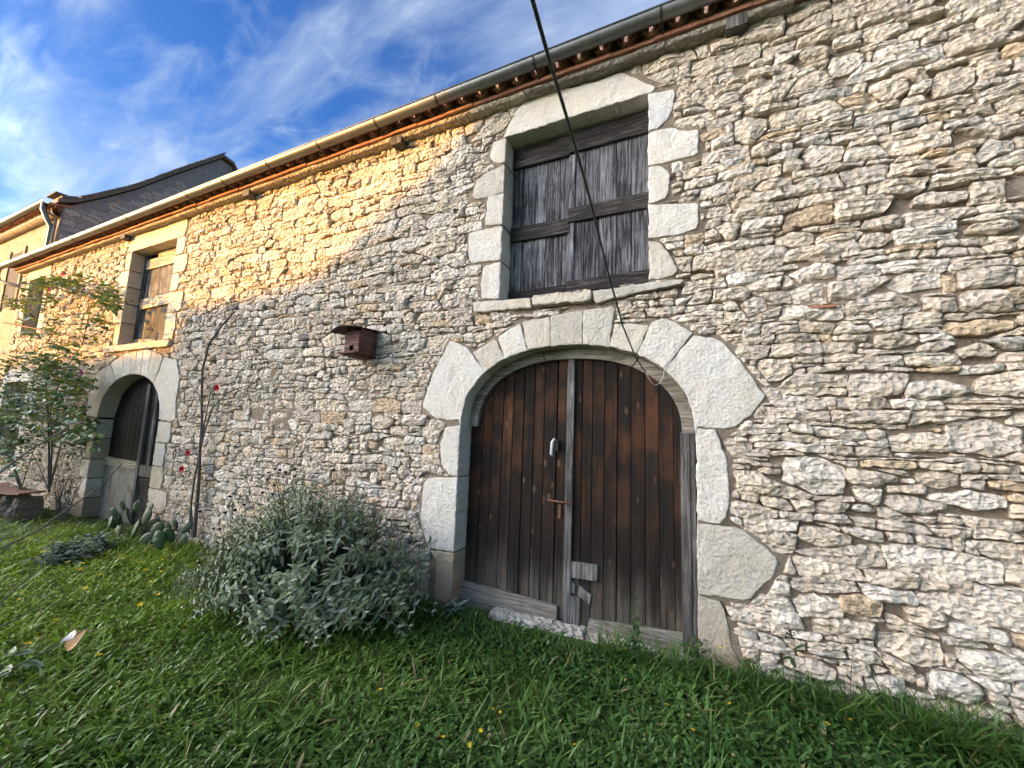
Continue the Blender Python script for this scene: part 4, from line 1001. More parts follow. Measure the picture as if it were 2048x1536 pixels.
# ------------------------------------------------------------------ the house across the yard, whose roof shades the wall
oh = thing('farmhouse', (-23, -21, 0.2), 'plain gabled farmhouse across the yard facing the barn', 'house')
OY = -18.0; kx = -math.tan(SUN_AZ)*(-OY); kz = (-OY)/math.cos(SUN_AZ)*math.tan(SUN_EL)
cut = [(-16.5, 2.95), (-7.75, 2.98), (-7.5, 3.63), (-5.2, 3.72), (-4.4, 3.84), (-3.9, 4.22), (-2.84, 4.83), (-2.2, 5.30), (0.2, 6.6), (2.6, 7.4), (5.0, 6.4), (7.5, 5.6)]
P = [(-34.0+0.0, 0.0)]+[(x+kx, z+kz) for x, z in cut]+[(8.5+kx, 0.0)]
P[0] = (P[1][0], 0.0); k = len(P); b = MB()
b.add([(x, OY, z) for x, z in P]+[(x, OY-7, z) for x, z in P], [tuple(range(k-1, -1, -1)), tuple(range(k, 2*k))]+[(i, (i+1) % k, k+(i+1) % k, k+i) for i in range(k)])
b.build('wall', M['render'], oh, (0, 0, 0))
rf = MB()
for (xa, za), (xb, zb_) in zip(P[1:-2], P[2:-1]):
    if abs(xb-xa) < 0.6: continue
    rf.add([(xa, OY+0.0, za+0.01), (xb, OY+0.0, zb_+0.01), (xb, OY-7.3, zb_+0.01), (xa, OY-7.3, za+0.01)], [(0, 1, 2, 3)])
rf.build('roof', M['tile'], oh, (0, 0, 0))
for xw, zw in ((kx-2, 1.2), (kx+2, 1.2), (kx+2, 4.4), (kx-2, 4.4)):
    b = MB(); b.box(xw-0.5, xw+0.5, OY-0.05, OY+0.02, zw, zw+1.5); b.build('window', M['sdoor'], oh)

# ------------------------------------------------------------------ lawn
def seen(x, y, z):
    v = np.stack([x, y, z], 1)-CAM; d = v@FW
    px = 1024+F_PX*(v@RT)/np.maximum(d, 1e-3); py = 768-F_PX*(v@UP)/np.maximum(d, 1e-3)
    return (d > 0.2) & (px > -160) & (px < 2208) & (py < 1750)
SHC = (-3.34, -0.74)                                            # the grey shrub's foot
def scatter(n, x0, x1, y0, y1):
    return RNG.uniform(x0, x1, n), RNG.uniform(y0, y1, n)
def spots(dens, dmax=16.0, power=1.6, dref=2.6, lim=None):
    """random places on the lawn, dens per square metre near the camera, thinning with distance"""
    n = int(dens*19*6.0); x, y = scatter(n, -15, 4.0, -6.015, -0.015)
    d = np.sqrt((x-CAM[0])**2+(y-CAM[1])**2+2.8)
    k = RNG.random(n) < np.minimum(1, (dref/d)**power)
    k &= (seen(x, y, np.full(n, 0.25)) | (RNG.random(n) < 0.22)) & (d < dmax)
    k &= ~((x > DL+0.05) & (x < DR) & (y > -0.10) & (RNG.random(n) < 0.93))
    sh = ((x-SHC[0])/0.85)**2+((y-SHC[1])/0.45)**2
    k &= ~((sh < 1) & (RNG.random(n) < 0.75))
    x, y = x[k], y[k]; z = np.array([gz(a, b) for a, b in zip(x, y)])
    return x, y, z
def fld(x, y, s, o): return np.array([mn.noise(Vector((a*s, b*s, o))) for a, b in zip(x, y)])
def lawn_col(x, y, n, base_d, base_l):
    t = np.clip((-x-1.2)/5.0, 0, 1)*np.clip((-y+0.1)/0.9, 0.15, 1)           # yellower turf towards the left, sunlit look put into its colour, lush near the wall
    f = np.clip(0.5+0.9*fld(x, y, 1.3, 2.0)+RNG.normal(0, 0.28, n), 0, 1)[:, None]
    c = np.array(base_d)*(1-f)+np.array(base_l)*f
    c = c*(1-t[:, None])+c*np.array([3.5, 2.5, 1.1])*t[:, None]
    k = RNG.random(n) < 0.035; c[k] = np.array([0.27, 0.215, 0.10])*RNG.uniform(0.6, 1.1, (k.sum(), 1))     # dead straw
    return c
def blades(x, y, z, L, Wd, lean, curve, prof, col, name, kind='stuff', twist=0.0):
    n = len(x); az = RNG.uniform(0, 2*np.pi, n); dx, dy = np.cos(az), np.sin(az); tw = az+np.pi/2+RNG.normal(0, twist, n); sx, sy = np.cos(tw), np.sin(tw)
    V = np.zeros((n, 7, 3)); ts = (0, 0.36, 0.72, 1.0)
    for i, t in enumerate(ts):
        h = L*(lean*t+curve*t*t); v = L*(t*np.sqrt(np.maximum(0.06, 1-lean**2))-curve*0.55*t*t)
        cx, cy, cz = x+dx*h, y+dy*h, z+v; w = Wd*prof[min(i, 2)]
        if i < 3:
            V[:, 2*i] = np.stack([cx-sx*w, cy-sy*w, cz+0.15*w], 1); V[:, 2*i+1] = np.stack([cx+sx*w, cy+sy*w, cz+0.15*w], 1)
        else: V[:, 6] = np.stack([cx, cy, cz], 1)
    T = np.array([[0, 1, 3], [0, 3, 2], [2, 3, 5], [2, 5, 4], [4, 5, 6]])
    F = (T[None]+(np.arange(n)*7)[:, None, None]).reshape(-1, 3)
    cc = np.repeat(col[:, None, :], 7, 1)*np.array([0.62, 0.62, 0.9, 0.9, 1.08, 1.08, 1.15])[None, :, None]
    me = np_mesh(name, V.reshape(-1, 3), F, cc.reshape(-1, 3), M['grass'])
    o = bpy.data.objects.new(name, me); C.objects.link(o); o['kind'] = kind; return o
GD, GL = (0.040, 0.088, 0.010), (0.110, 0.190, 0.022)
x, y, z = spots(15500, power=1.75); n = len(x)
tall = np.clip(0.5+fld(x, y, 1.9, 5.0), 0.25, 1.3)*(1+0.7*np.exp(-((y+0.0)/0.16)**2))*(1-0.25*np.clip((-x-5)/4, 0, 1))
L = RNG.uniform(0.025, 0.075, n)*tall*(1+0.0*x)+0.012; d = np.sqrt((x-CAM[0])**2+(y-CAM[1])**2+2.8)
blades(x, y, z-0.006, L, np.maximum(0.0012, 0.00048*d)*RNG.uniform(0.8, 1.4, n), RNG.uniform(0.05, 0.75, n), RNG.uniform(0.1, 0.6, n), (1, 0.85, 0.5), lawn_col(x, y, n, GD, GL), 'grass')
print('blades', n)
x, y, z = spots(420, power=1.3); n = len(x)                      # long arching blades
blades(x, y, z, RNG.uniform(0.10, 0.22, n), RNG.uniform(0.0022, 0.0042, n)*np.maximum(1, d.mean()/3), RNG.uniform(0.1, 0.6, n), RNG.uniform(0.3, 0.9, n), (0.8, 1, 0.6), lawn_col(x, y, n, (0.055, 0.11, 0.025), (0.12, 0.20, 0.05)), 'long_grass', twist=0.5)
x, y, z = spots(2700, power=1.2, dmax=9); k = (fld(x, y, 2.2, 8.0)+RNG.normal(0, 0.25, len(x))) > -0.05; x, y, z = x[k], y[k], z[k]; n = len(x)    # broad weed leaves
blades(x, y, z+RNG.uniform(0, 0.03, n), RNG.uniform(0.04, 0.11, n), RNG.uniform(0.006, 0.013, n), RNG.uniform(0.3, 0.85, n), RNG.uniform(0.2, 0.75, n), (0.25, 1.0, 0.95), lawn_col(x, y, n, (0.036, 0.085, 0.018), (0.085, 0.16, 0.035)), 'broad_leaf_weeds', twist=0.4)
x, y, z = spots(6000, power=1.5, dmax=7.5); k = (fld(x, y, 1.7, 12.0)+RNG.normal(0, 0.2, len(x))) > 0.0; x, y, z = x[k], y[k], z[k]; n = len(x)  # clover
V = np.zeros((n, 7, 3)); az = RNG.uniform(0, 2*np.pi, n); s = RNG.uniform(0.006, 0.014, n); tx, ty = RNG.normal(0, 0.45, n), RNG.normal(0, 0.45, n); h = z+RNG.uniform(0.02, 0.075, n)
V[:, 6] = np.stack([x, y, h], 1)
for i in range(6):
    a = az+i*np.pi/3; r_ = s*(1.0 if i % 2 else 0.8); ox, oy = r_*np.cos(a), r_*np.sin(a); V[:, i] = np.stack([x+ox, y+oy, h+ox*tx+oy*ty+0.15*s], 1)
F = (np.array([[6, i, (i+1) % 6] for i in range(6)])[None]+(np.arange(n)*7)[:, None, None]).reshape(-1, 3)
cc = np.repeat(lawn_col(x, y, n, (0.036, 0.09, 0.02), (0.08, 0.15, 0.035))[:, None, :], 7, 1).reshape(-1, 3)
o = link('clover', np_mesh('clover', V.reshape(-1, 3), F, cc, M['grass'])); o['kind'] = 'stuff'
# rank tufts along the foot of the wall
pts = []
for (xa, xb, yc, hh, m) in ((-0.75, 0.35, -0.13, 0.32, 620), (0.3, 1.25, -0.12, 0.30, 800), (1.0, 1.9, -0.18, 0.40, 1000), (-1.7, -0.7, -0.30, 0.15, 300), (-2.6, -1.7, -0.16, 0.22, 360), (-6.6, -4.6, -0.25, 0.25, 500), (-8.6, -6.6, -0.5, 0.20, 300), (1.9, 4.0, -0.2, 0.3, 300)):
    for _ in range(m): pts.append((random.uniform(xa, xb), yc+random.gauss(0, 0.07), hh*random.uniform(0.45, 1.0)))
x = np.array([p[0] for p in pts]); y = np.minimum(-0.03, np.array([p[1] for p in pts])); z = np.array([gz(a, b) for a, b in zip(x, y)]); n = len(x)
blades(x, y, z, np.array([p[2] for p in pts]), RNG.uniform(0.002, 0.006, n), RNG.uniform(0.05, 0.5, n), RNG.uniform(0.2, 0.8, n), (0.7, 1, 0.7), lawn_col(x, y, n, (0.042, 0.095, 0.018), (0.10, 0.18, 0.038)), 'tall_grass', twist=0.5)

# ------------------------------------------------------------------ leaves
def leaf_arrays(L=1.0, Wd=0.2, fold=0.25, droop=0.5, prof=(0.25, 0.85, 1.0, 0.7, 0.0), rows=5):
    """leaf along +y, face +z"""
    V = []; T = []
    for i in range(rows):
        t = i/(rows-1); w = Wd*prof[i]; y = L*(t-0.12*droop*t*t); z = L*(0.10*t-droop*0.5*t*t)
        V += [(-w, y, z+fold*w), (0, y, z), (w, y, z+fold*w)]
    for i in range(rows-1):
        a = 3*i; T += [(a, a+1, a+4), (a, a+4, a+3), (a+1, a+2, a+5), (a+1, a+5, a+4)]
    return np.array(V), np.array(T)
def frame_mat(pos, dirv, up, s):
    yv = Vector(dirv).normalized(); xv = yv.cross(Vector(up))
    if xv.length < 1e-4: xv = yv.orthogonal()
    xv.normalize(); zv = xv.cross(yv)
    return Matrix(((xv.x*s, yv.x*s, zv.x*s, pos[0]), (xv.y*s, yv.y*s, zv.y*s, pos[1]), (xv.z*s, yv.z*s, zv.z*s, pos[2]), (0, 0, 0, 1)))
def put_leaves(mats, shapes, cols, mat, parent, nmax=300, name='leaf', rest_name='foliage', seed=1):
    """nearest nmax leaves as parts sharing mesh data, the others joined into one mass"""
    r = random.Random(seed); it = []
    for m in mats: it.append((dist_cam(*m.translation), r.randrange(len(shapes)), r.randrange(len(cols)), m))
    it.sort(key=lambda q: q[0]); cache = {}
    pl = Vector((0, 0, 0)); q = parent
    while q is not None: pl += q.location; q = q.parent
    for d, si, ci, m in it[:nmax]:
        if (si, ci) not in cache:
            V, T = shapes[si]; cache[(si, ci)] = np_mesh(name, V, T, np.repeat(np.array([cols[ci]]), len(V), 0), mat)
        o = bpy.data.objects.new(name, cache[(si, ci)]); C.objects.link(o); o.parent = parent; o.matrix_local = Matrix.Translation(-pl) @ m
    Vs, Ts, Cs, b = [], [], [], 0
    for d, si, ci, m in it[nmax:]:
        V, T = shapes[si]; A = np.array(m); Vs.append(V@A[:3, :3].T+A[:3, 3]-np.array(pl)); Ts.append(T+b); Cs.append(np.repeat(np.array([cols[ci]])*r.uniform(0.8, 1.2), len(V), 0)); b += len(V)
    if Vs:
        o = bpy.data.objects.new(rest_name, np_mesh(rest_name, np.concatenate(Vs), np.concatenate(Ts), np.concatenate(Cs), mat)); C.objects.link(o); o.parent = parent; o['kind'] = 'stuff'
def bez(a, b, c, n=7):
    a, b, c = Vector(a), Vector(b), Vector(c); return [a*(1-t)**2+b*2*t*(1-t)+c*t*t for t in [i/n for i in range(n+1)]]

# ------------------------------------------------------------------ the big grey shrub by the barn door
r = random.Random(42); sx0, sy0 = SHC; sz0 = gz(sx0, sy0)
shrub = thing('sage_shrub', (sx0, sy0, sz0), 'big rounded shrub with felted grey-green leaves and brown seed heads left of the barn door', 'shrub')
st = MB(); leaves = []; heads = []
def sprig(p0, p1, lf, bend=0.12):
    p0, p1 = Vector(p0), Vector(p1); mid = (p0+p1)/2+Vector((r.uniform(-bend, bend), r.uniform(-bend, bend), bend*1.2)); P = bez(p0, mid, p1, 6)
    st.tube(P, [0.0055*(1-0.75*i/6)+0.001 for i in range(7)], 5)
    n = max(3, int(lf)); 
    for i in range(n):
        t = 1-0.62*(i/n)**1.0; q = P[min(5, int(t*6))].lerp(P[min(6, int(t*6)+1)], t*6-int(t*6)) if t < 1 else P[6]
        ax = (P[min(6, int(t*6)+1)]-P[max(0, int(t*6)-1)]).normalized(); a0 = i*1.57+r.uniform(-0.4, 0.4)
        e = ax.orthogonal().normalized(); f = ax.cross(e)
        for k in (0, math.pi):
            o = e*math.cos(a0+k)+f*math.sin(a0+k); L = (0.044+0.044*min(1, i/3.5))*r.uniform(0.75, 1.25)
            dr = (o*0.9+ax*(0.85-0.16*i)+Vector((0, 0, -0.04*i))).normalized(); leaves.append(frame_mat(q, dr, ax*0.8+Vector((0, 0, 0.6)), L))
for i in range(560):
    th = r.uniform(0, 2*math.pi); u = r.random(); ph = math.acos(1-u*1.02) if u < 0.98 else 1.5
    k = r.uniform(0.78, 1.06)
    ex, ey, eh = 1.32*math.sin(ph)*math.cos(th)*k, 0.74*math.sin(ph)*math.sin(th)*k, 1.06*math.cos(ph)*k
    hz = 0.10+eh*(1.0 if ex > -0.5 else 0.72)+0.07*r.random()
    y1 = min(-0.06, sy0+ey); tip = Vector((sx0+ex, y1, sz0+hz)); base = Vector((sx0+ex*0.42, min(-0.1, sy0+ey*0.42), sz0+0.05+hz*0.35))
    sprig(base, tip, r.uniform(6, 10))
for px, py in ((360, 1135), (400, 1150), (350, 1165), (420, 1115), (395, 1200), (440, 1220), (380, 1250), (470, 1245), (860, 1120), (850, 1160), (868, 1085), (520, 1262), (600, 1275)):
    d = _ray(px, py); yy = -0.95 if px < 700 else -0.25
    q = CAM+d*((yy-CAM[1])/d[1]); sprig((q[0]*0.75+sx0*0.25+0.05, q[1]*0.8+sy0*0.2, max(sz0+0.05, q[2]-0.12)), tuple(q), 7, 0.05)
for px, py in ((610, 945), (650, 960), (560, 985), (700, 985), (720, 1015), (690, 965), (760, 1040), (790, 1060), (590, 960)):
    d = _ray(px, py); yy = -0.35; q = CAM+d*((yy-CAM[1])/d[1]); sprig((q[0]*0.8+sx0*0.2, yy-0.1, q[2]-0.45), tuple(q), 12, 0.05)
for i in range(9):
    a = r.uniform(0, 6.28); st.tube(bez((sx0+0.1*math.cos(a), sy0+0.08*math.sin(a), sz0-0.03), (sx0+0.3*math.cos(a), sy0+0.2*math.sin(a), sz0+0.35), (sx0+0.75*math.cos(a), min(-0.1, sy0+0.45*math.sin(a)), sz0+0.5)), [0.016-0.0014*k for k in range(8)], 6)
seed_px = [(492,955),(527,950),(537,945),(550,938),(560,940),(590,938),(572,945),(590,952),(535,958),(548,970),(525,985),(480,992),(488,1010),(460,993),(425,1010),(400,1022),(457,1015),(450,1025),(427,1057),(440,1058),(418,1095),(436,1092),(447,1080),(458,1088),(477,1073),(455,1078),(500,1115),(497,1145),(528,1143),(415,1175),(442,1178),(600,1150),(674,1070),(683,1030),(668,940),(575,1015),(540,1030),(398,1125),(545,988),(470,1020)]
hv = MB()
for i in range(60):
    z0 = r.uniform(-1, 1); a = r.uniform(0, 6.28); q = math.sqrt(1-z0*z0); c = Vector((q*math.cos(a)*0.016, q*math.sin(a)*0.016, z0*0.011)); u = c.normalized(); e = u.orthogonal()*0.006; f = u.cross(e).normalized()*0.006
    hv.add([c*0.4+e, c*0.4-e*0.5+f, c*0.4-e*0.5-f, c+u*r.uniform(0.001, 0.006)], [(0, 1, 3), (1, 2, 3), (2, 0, 3)])
hme = hv.mesh('seed_head', M['seed'])
for px, py in seed_px:
    yy = -0.3-0.55*max(0, min(1, (py-960)/220)) + r.uniform(-0.08, 0.08); d = _ray(px, py); q = CAM+d*((yy-CAM[1])/d[1])
    foot = Vector((q[0]*0.86+sx0*0.14+r.uniform(-0.05, 0.05), yy, q[2]-r.uniform(0.22, 0.36)))
    st.tube(bez(foot, (foot+Vector(q))/2+Vector((0.02, 0, 0.02)), q, 4), 0.0028, 4)
    o = link('seed_head', hme, shrub, tuple(q)); s = r.uniform(0.8, 1.35); o.scale = (s, s, s); o.rotation_euler = (r.uniform(-0.4, 0.4), r.uniform(-0.4, 0.4), r.uniform(0, 6))
st.build('stems', M['bark'], shrub, tuple(shrub.location))
SAGE = [leaf_arrays(1.0, 0.145, 0.35, d_, (0.35, 0.95, 1.0, 0.62, 0.0)) for d_ in (0.5, 0.9, 1.25)]
put_leaves(leaves, SAGE, [(0.26, 0.29, 0.185), (0.18, 0.22, 0.115), (0.36, 0.385, 0.275), (0.11, 0.15, 0.062), (0.23, 0.265, 0.16)], M['sage'], shrub, 300, seed=3)
print('sage leaves', len(leaves))

# ------------------------------------------------------------------ roses
ROSE = [leaf_arrays(1.0, 0.30, 0.2, d_, (0.3, 0.95, 1.0, 0.7, 0.0)) for d_ in (0.1, 0.35, 0.6)]
def bloom(parent, pos, size, col, seed):
    rr = random.Random(seed); b = MB()
    for ring, (n_, tilt_, s) in enumerate(((5, 0.35, 1.0), (5, 0.8, 0.8), (4, 1.2, 0.55))):
        for i in range(n_):
            a = 2*math.pi*i/n_+ring*0.6+rr.uniform(-0.2, 0.2); L = size*s*rr.uniform(0.85, 1.1)
            o = Vector((math.cos(a)*math.cos(tilt_), -0.35*math.cos(tilt_)+0.0, 0)) + Vector((0, math.sin(a)*0, 0)); o = Vector((math.cos(a)*math.cos(tilt_), -math.sin(tilt_), math.sin(a)*math.cos(tilt_)))
            t = Vector((-math.sin(a), 0, math.cos(a)))
            kk = rr.uniform(0.75, 1.15); c = tuple(q*kk for q in col)
            b.add([Vector((0, 0, 0)), o*L*0.6+t*L*0.42, o*L+t*L*0.2, o*L-t*L*0.2, o*L*0.6-t*L*0.42], [(0, 1, 2, 3, 4)], c)
    return link('bloom', b.mesh('bloom', M['petal'], True), parent, pos)
def rose_leaf(leaves, pos, dirv, rr, s):
    dirv = Vector(dirv).normalized(); side = dirv.cross(Vector((0, 0, 1))); side = side.normalized() if side.length > 0.01 else Vector((1, 0, 0))
    for k, (t, a) in enumerate(((1.0, 0), (0.7, 0.9), (0.7, -0.9), (0.35, 1.0), (0.35, -1.0))):
        p = Vector(pos)+dirv*s*1.6*t; d = (dirv*math.cos(a)+side*math.sin(a)+Vector((0, 0, rr.uniform(-0.5, 0.1)))).normalized()
        leaves.append(frame_mat(p, d, Vector((rr.uniform(-0.4, 0.4), rr.uniform(-0.9, 0.1), 1)), s*rr.uniform(0.8, 1.2)))
# the leafy one at the far left
r = random.Random(8); YR = -0.42; bx_, bz_ = W(98, 985, YR)
rose = thing('climbing_rose', (bx_, YR, gz(bx_, YR)), 'tall leafy climbing rose with pink blooms at the far left of the wall', 'rose bush')
st = MB(); leaves = []
def pix(px, py, y): x, z = W(px, py, y); return Vector((x, y, z))
canes = [((98, 985), (100, 860), (92, 760), .020, -.42), ((92, 760), (70, 690), (30, 660), .010, -.4), ((98, 985), (108, 900), (100, 830), .016, -.45), ((100, 830), (110, 760), (165, 690), .012, -.35), ((165, 690), (175, 640), (185, 600), .008, -.25), ((185, 600), (215, 585), (250, 590), .006, -.22),
         ((98, 985), (120, 880), (150, 800), .010, -.4), ((150, 800), (165, 770), (180, 745), .006, -.35), ((40, 980), (20, 900), (-10, 840), .022, -.5), ((40, 985), (60, 920), (85, 850), .008, -.5), ((85, 850), (60, 770), (20, 740), .007, -.45),
         ((165, 690), (140, 640), (95, 615), .006, -.25), ((95, 615), (60, 600), (30, 615), .005, -.25), ((176, 655), (190, 590), (140, 560), .006, -.2), ((140, 560), (110, 565), (90, 590), .005, -.22), ((45, 980), (25, 920), (20, 870), .009, -.5),
         ((98, 985), (80, 930), (60, 900), .008, -.5), ((92, 790), (60, 700), (45, 680), .007, -.4), ((110, 860), (120, 800), (115, 740), .008, -.4), ((115, 740), (120, 700), (90, 660), .006, -.35), ((100, 970), (118, 930), (125, 860), .007, -.42), ((98, 975), (140, 940), (150, 900), .005, -.4)]
cp = []
for a, m_, c, rd, yy in canes:
    P = bez(pix(*a, yy), pix(*m_, yy-0.05), pix(*c, yy), 7); st.tube(P, [rd*(1-0.5*i/7) for i in range(8)], 6); cp.append((P, rd))
dens = [(40, 790, 70, 60, 62), (120, 800, 55, 55, 60), (150, 860, 40, 45, 36), (60, 870, 60, 50, 44), (110, 760, 60, 50, 44), (20, 830, 40, 70, 34), (165, 765, 25, 25, 16), (140, 570, 45, 18, 34), (95, 585, 40, 20, 26), (225, 600, 32, 20, 28),
        (50, 610, 40, 14, 16), (85, 655, 50, 22, 14), (110, 720, 60, 35, 26), (195, 655, 25, 25, 10), (170, 870, 20, 20, 12), (30, 720, 35, 25, 12), (110, 690, 60, 30, 10), (35, 945, 40, 40, 18)]
for cx_, cy_, rx_, ry_, nn in dens:
    for _ in range(int(nn*2.1)):
        a = r.uniform(0, 6.28); q = math.sqrt(r.random()); p = pix(cx_+rx_*q*math.cos(a), cy_+ry_*q*math.sin(a), -0.42+r.uniform(-0.30, 0.25))
        rose_leaf(leaves, p, (r.uniform(-1, 1), r.uniform(-1, 0.3), r.uniform(-0.3, 0.5)), r, r.uniform(0.065, 0.11))
st.build('canes', M['bark'], rose, tuple(rose.location))
put_leaves(leaves, ROSE, [(0.065, 0.12, 0.045), (0.09, 0.155, 0.055), (0.050, 0.095, 0.045), (0.13, 0.19, 0.06), (0.08, 0.14, 0.065), (0.24, 0.20, 0.05)], M['rose'], rose, 300, seed=4)
for i, (px, py, s, c) in enumerate(((131, 548, 0.075, (0.42, 0.03, 0.07)), (102, 580, 0.06, (0.40, 0.08, 0.22)), (166, 746, 0.065, (0.42, 0.10, 0.30)), (50, 822, 0.05, (0.55, 0.38, 0.42)), (126, 822, 0.045, (0.5, 0.16, 0.14)))):
    p = pix(px, py, -0.52); bloom(rose, tuple(p), s, c, i)
# the nearly bare one between the small door and the grey shrub
r = random.Random(9); bx_, bz_ = W(388, 1062, -0.12)
rose2 = thing('climbing_rose', (bx_, -0.12, gz(bx_, -0.12)), 'nearly bare climbing rose with three red blooms right of the small arched door', 'rose bush')
st = MB(); leaves = []
for pts_, rd in (([(388,1075),(392,1030),(398,960),(400,900),(404,850)],.026), ([(404,850),(403,800),(405,740),(417,690),(445,650),(470,622)],.017), ([(385,1075),(382,1010),(390,950),(400,905)],.014), ([(378,1065),(384,990),(396,920),(410,860),(425,815),(455,785),(480,775)],.012),
                  ([(400,905),(408,850),(418,800),(422,775)],.010), ([(407,735),(380,700),(365,660),(348,628)],.006), ([(398,770),(385,790),(372,810),(368,780)],.004), ([(417,700),(430,690),(470,705),(500,720),(520,700)],.005), ([(480,775),(500,770),(520,760),(530,735)],.006), ([(470,760),(490,730),(495,700)],.004), ([(480,775),(505,785),(515,780)],.004), ([(404,800),(385,775),(372,745)],.004), ([(452,645),(475,640),(490,645)],.004), ([(470,775),(490,790),(540,770),(560,750)],.004), ([(500,750),(510,720),(505,690)],.003), ([(398,1000),(380,960),(378,930)],.004)):
    P = [pix(px, py, -0.09-0.02*r.random()) for px, py in pts_]; st.tube(P, [rd*(1-0.45*i/len(P)) for i in range(len(P))], 6)
    for k in range(3):
        q = P[r.randrange(1, len(P))]; st.tube([q, q+Vector((r.uniform(-0.16, 0.16), -0.04, r.uniform(-0.02, 0.15))), q+Vector((r.uniform(-0.28, 0.28), -0.05, r.uniform(0, 0.26)))], [0.0035, 0.0025, 0.0015], 4)
for cx_, cy_, nn in ((436, 795, 9), (384, 925, 7), (375, 950, 6), (440, 780, 5), (385, 1010, 5)):
    for _ in range(nn): rose_leaf(leaves, pix(cx_+r.uniform(-12, 12), cy_+r.uniform(-10, 18), -0.14+r.uniform(-0.06, 0.04)), (r.uniform(-1, 1), r.uniform(-1, 0), r.uniform(-0.3, 0.4)), r, r.uniform(0.025, 0.042))
st.build('canes', M['bark'], rose2, tuple(rose2.location))
put_leaves(leaves, ROSE, [(0.06, 0.10, 0.04), (0.10, 0.14, 0.06), (0.13, 0.15, 0.06)], M['rose'], rose2, 300, seed=5)
for i, (px, py) in enumerate(((437, 777), (379, 906), (367, 938))): bloom(rose2, tuple(pix(px, py, -0.2)), 0.062, (0.42, 0.012, 0.025), 20+i)

# ------------------------------------------------------------------ prickly pear, woolly plants, weeds
r = random.Random(15)
def pad_mesh():
    b = MB(); V = []; n1, n2 = 12, 6; 
    for j in range(n2+1):
        f = -math.pi/2+math.pi*j/n2
        for i in range(n1):
            a = 2*math.pi*i/n1; ca, sa = math.cos(a), math.sin(a); rr = 0.5*math.cos(f); V.append((0.62*rr*ca*(1+0.22*sa), 0.075*math.sin(f), 0.5+rr*sa))
    b.add(V, [(j*n1+i, j*n1+(i+1) % n1, (j+1)*n1+(i+1) % n1, (j+1)*n1+i) for j in range(n2) for i in range(n1)], (0.036, 0.068, 0.030)); return b.mesh('pad', M['pad'], True)
pm = pad_mesh()
def cactus(px, py, y, label, pads):
    b = pix(px, py, y); t = thing('prickly_pear', (b.x, b.y, gz(b.x, b.y)), label, 'cactus', None)
    for qx, qy, h, lean, turn in pads:
        p = pix(qx, qy, y+r.uniform(-0.12, 0.08)); o = link('pad', pm, t, tuple(p)); h *= 0.82; o.scale = (h, h, h); o.rotation_euler = (r.uniform(-0.3, 0.3), lean, turn)
cactus(262, 1085, -0.35, 'prickly pear cactus with flat green pads in front of the small arched door', [(235, 1075, .34, -.5, .2), (262, 1080, .40, .1, -.3), (285, 1075, .36, .5, .4), (240, 1052, .26, -.3, .3), (262, 1045, .30, .15, -.5), (285, 1050, .28, .35, .2), (228, 1058, .24, -.2, .9), (216, 1060, .24, -.1, -.2), (250, 1022, .22, -.4, .2), (268, 1026, .24, .2, .5), (300, 1068, .30, .9, .3), (232, 1036, .2, -.5, .5), (290, 1028, .2, .5, .1), (275, 1090, .34, 1.0, .3), (215, 1085, .24, -.7, .2), (305, 1085, .26, .7, -.2)])
cactus(350, 1090, -0.3, 'small prickly pear cactus beside the foot of the bare climbing rose', [(352, 1060, .20, .1, .2), (345, 1085, .26, -.3, .5), (362, 1066, .2, .7, .4), (330, 1085, .22, -.5, .2), (338, 1068, .2, -.2, .3), (325, 1100, .22, -.6, .6), (356, 1095, .22, .4, .2)])
WOOL = [leaf_arrays(1.0, 0.2, 0.3, d_, (0.4, 0.95, 1.0, 0.65, 0.0)) for d_ in (0.3, 0.7)]
def woolly(px, py, y, label, wpx, hm, nst, seed):
    rr = random.Random(seed); b = pix(px, py, y); bz = gz(b.x, b.y); t = thing('woolly_plant', (b.x, b.y, bz), label, 'plant', None); lv = []; s = MB()
    for i in range(nst):
        a = rr.uniform(0, 6.28); q = rr.random()*wpx; x0, y0 = b.x+q*math.cos(a), min(-0.06, b.y+0.5*q*math.sin(a)); h = hm*rr.uniform(0.5, 1.0)
        P = bez((x0, y0, bz), (x0, y0, bz+h*0.6), (x0+rr.uniform(-0.1, 0.1), y0-rr.uniform(0, 0.1), bz+h)); s.tube(P, 0.006, 4)
        for k in range(9):
            pt = P[min(7, 1+k*6//8)]; an = k*2.4+rr.random(); lv.append(frame_mat(pt, (math.cos(an), math.sin(an), rr.uniform(-0.2, 0.7)), (0, 0, 1), rr.uniform(0.07, 0.13)))
    s.build('stems', M['bark'], t, tuple(t.location)); put_leaves(lv, WOOL, [(0.16, 0.205, 0.15), (0.12, 0.165, 0.10), (0.21, 0.25, 0.195), (0.08, 0.125, 0.065)], M['sage'], t, 80, seed=seed)
woolly(150, 1110, -1.0, 'silvery woolly-leaved plant with pale blue-green leaves left of the cactus', 0.50, 0.22, 30, 1)
woolly(205, 1078, -0.7, 'low silvery plant just behind the woolly plant at the corner of the small arched door', 0.25, 0.22, 14, 2)
woolly(120, 1118, -1.2, 'outermost silvery plant in the lawn with yellow flowers around it', 0.3, 0.16, 14, 3)
woolly(905, 1225, -0.12, 'small grey-leaved seedling at the left foot of the barn door', 0.12, 0.14, 8, 4)
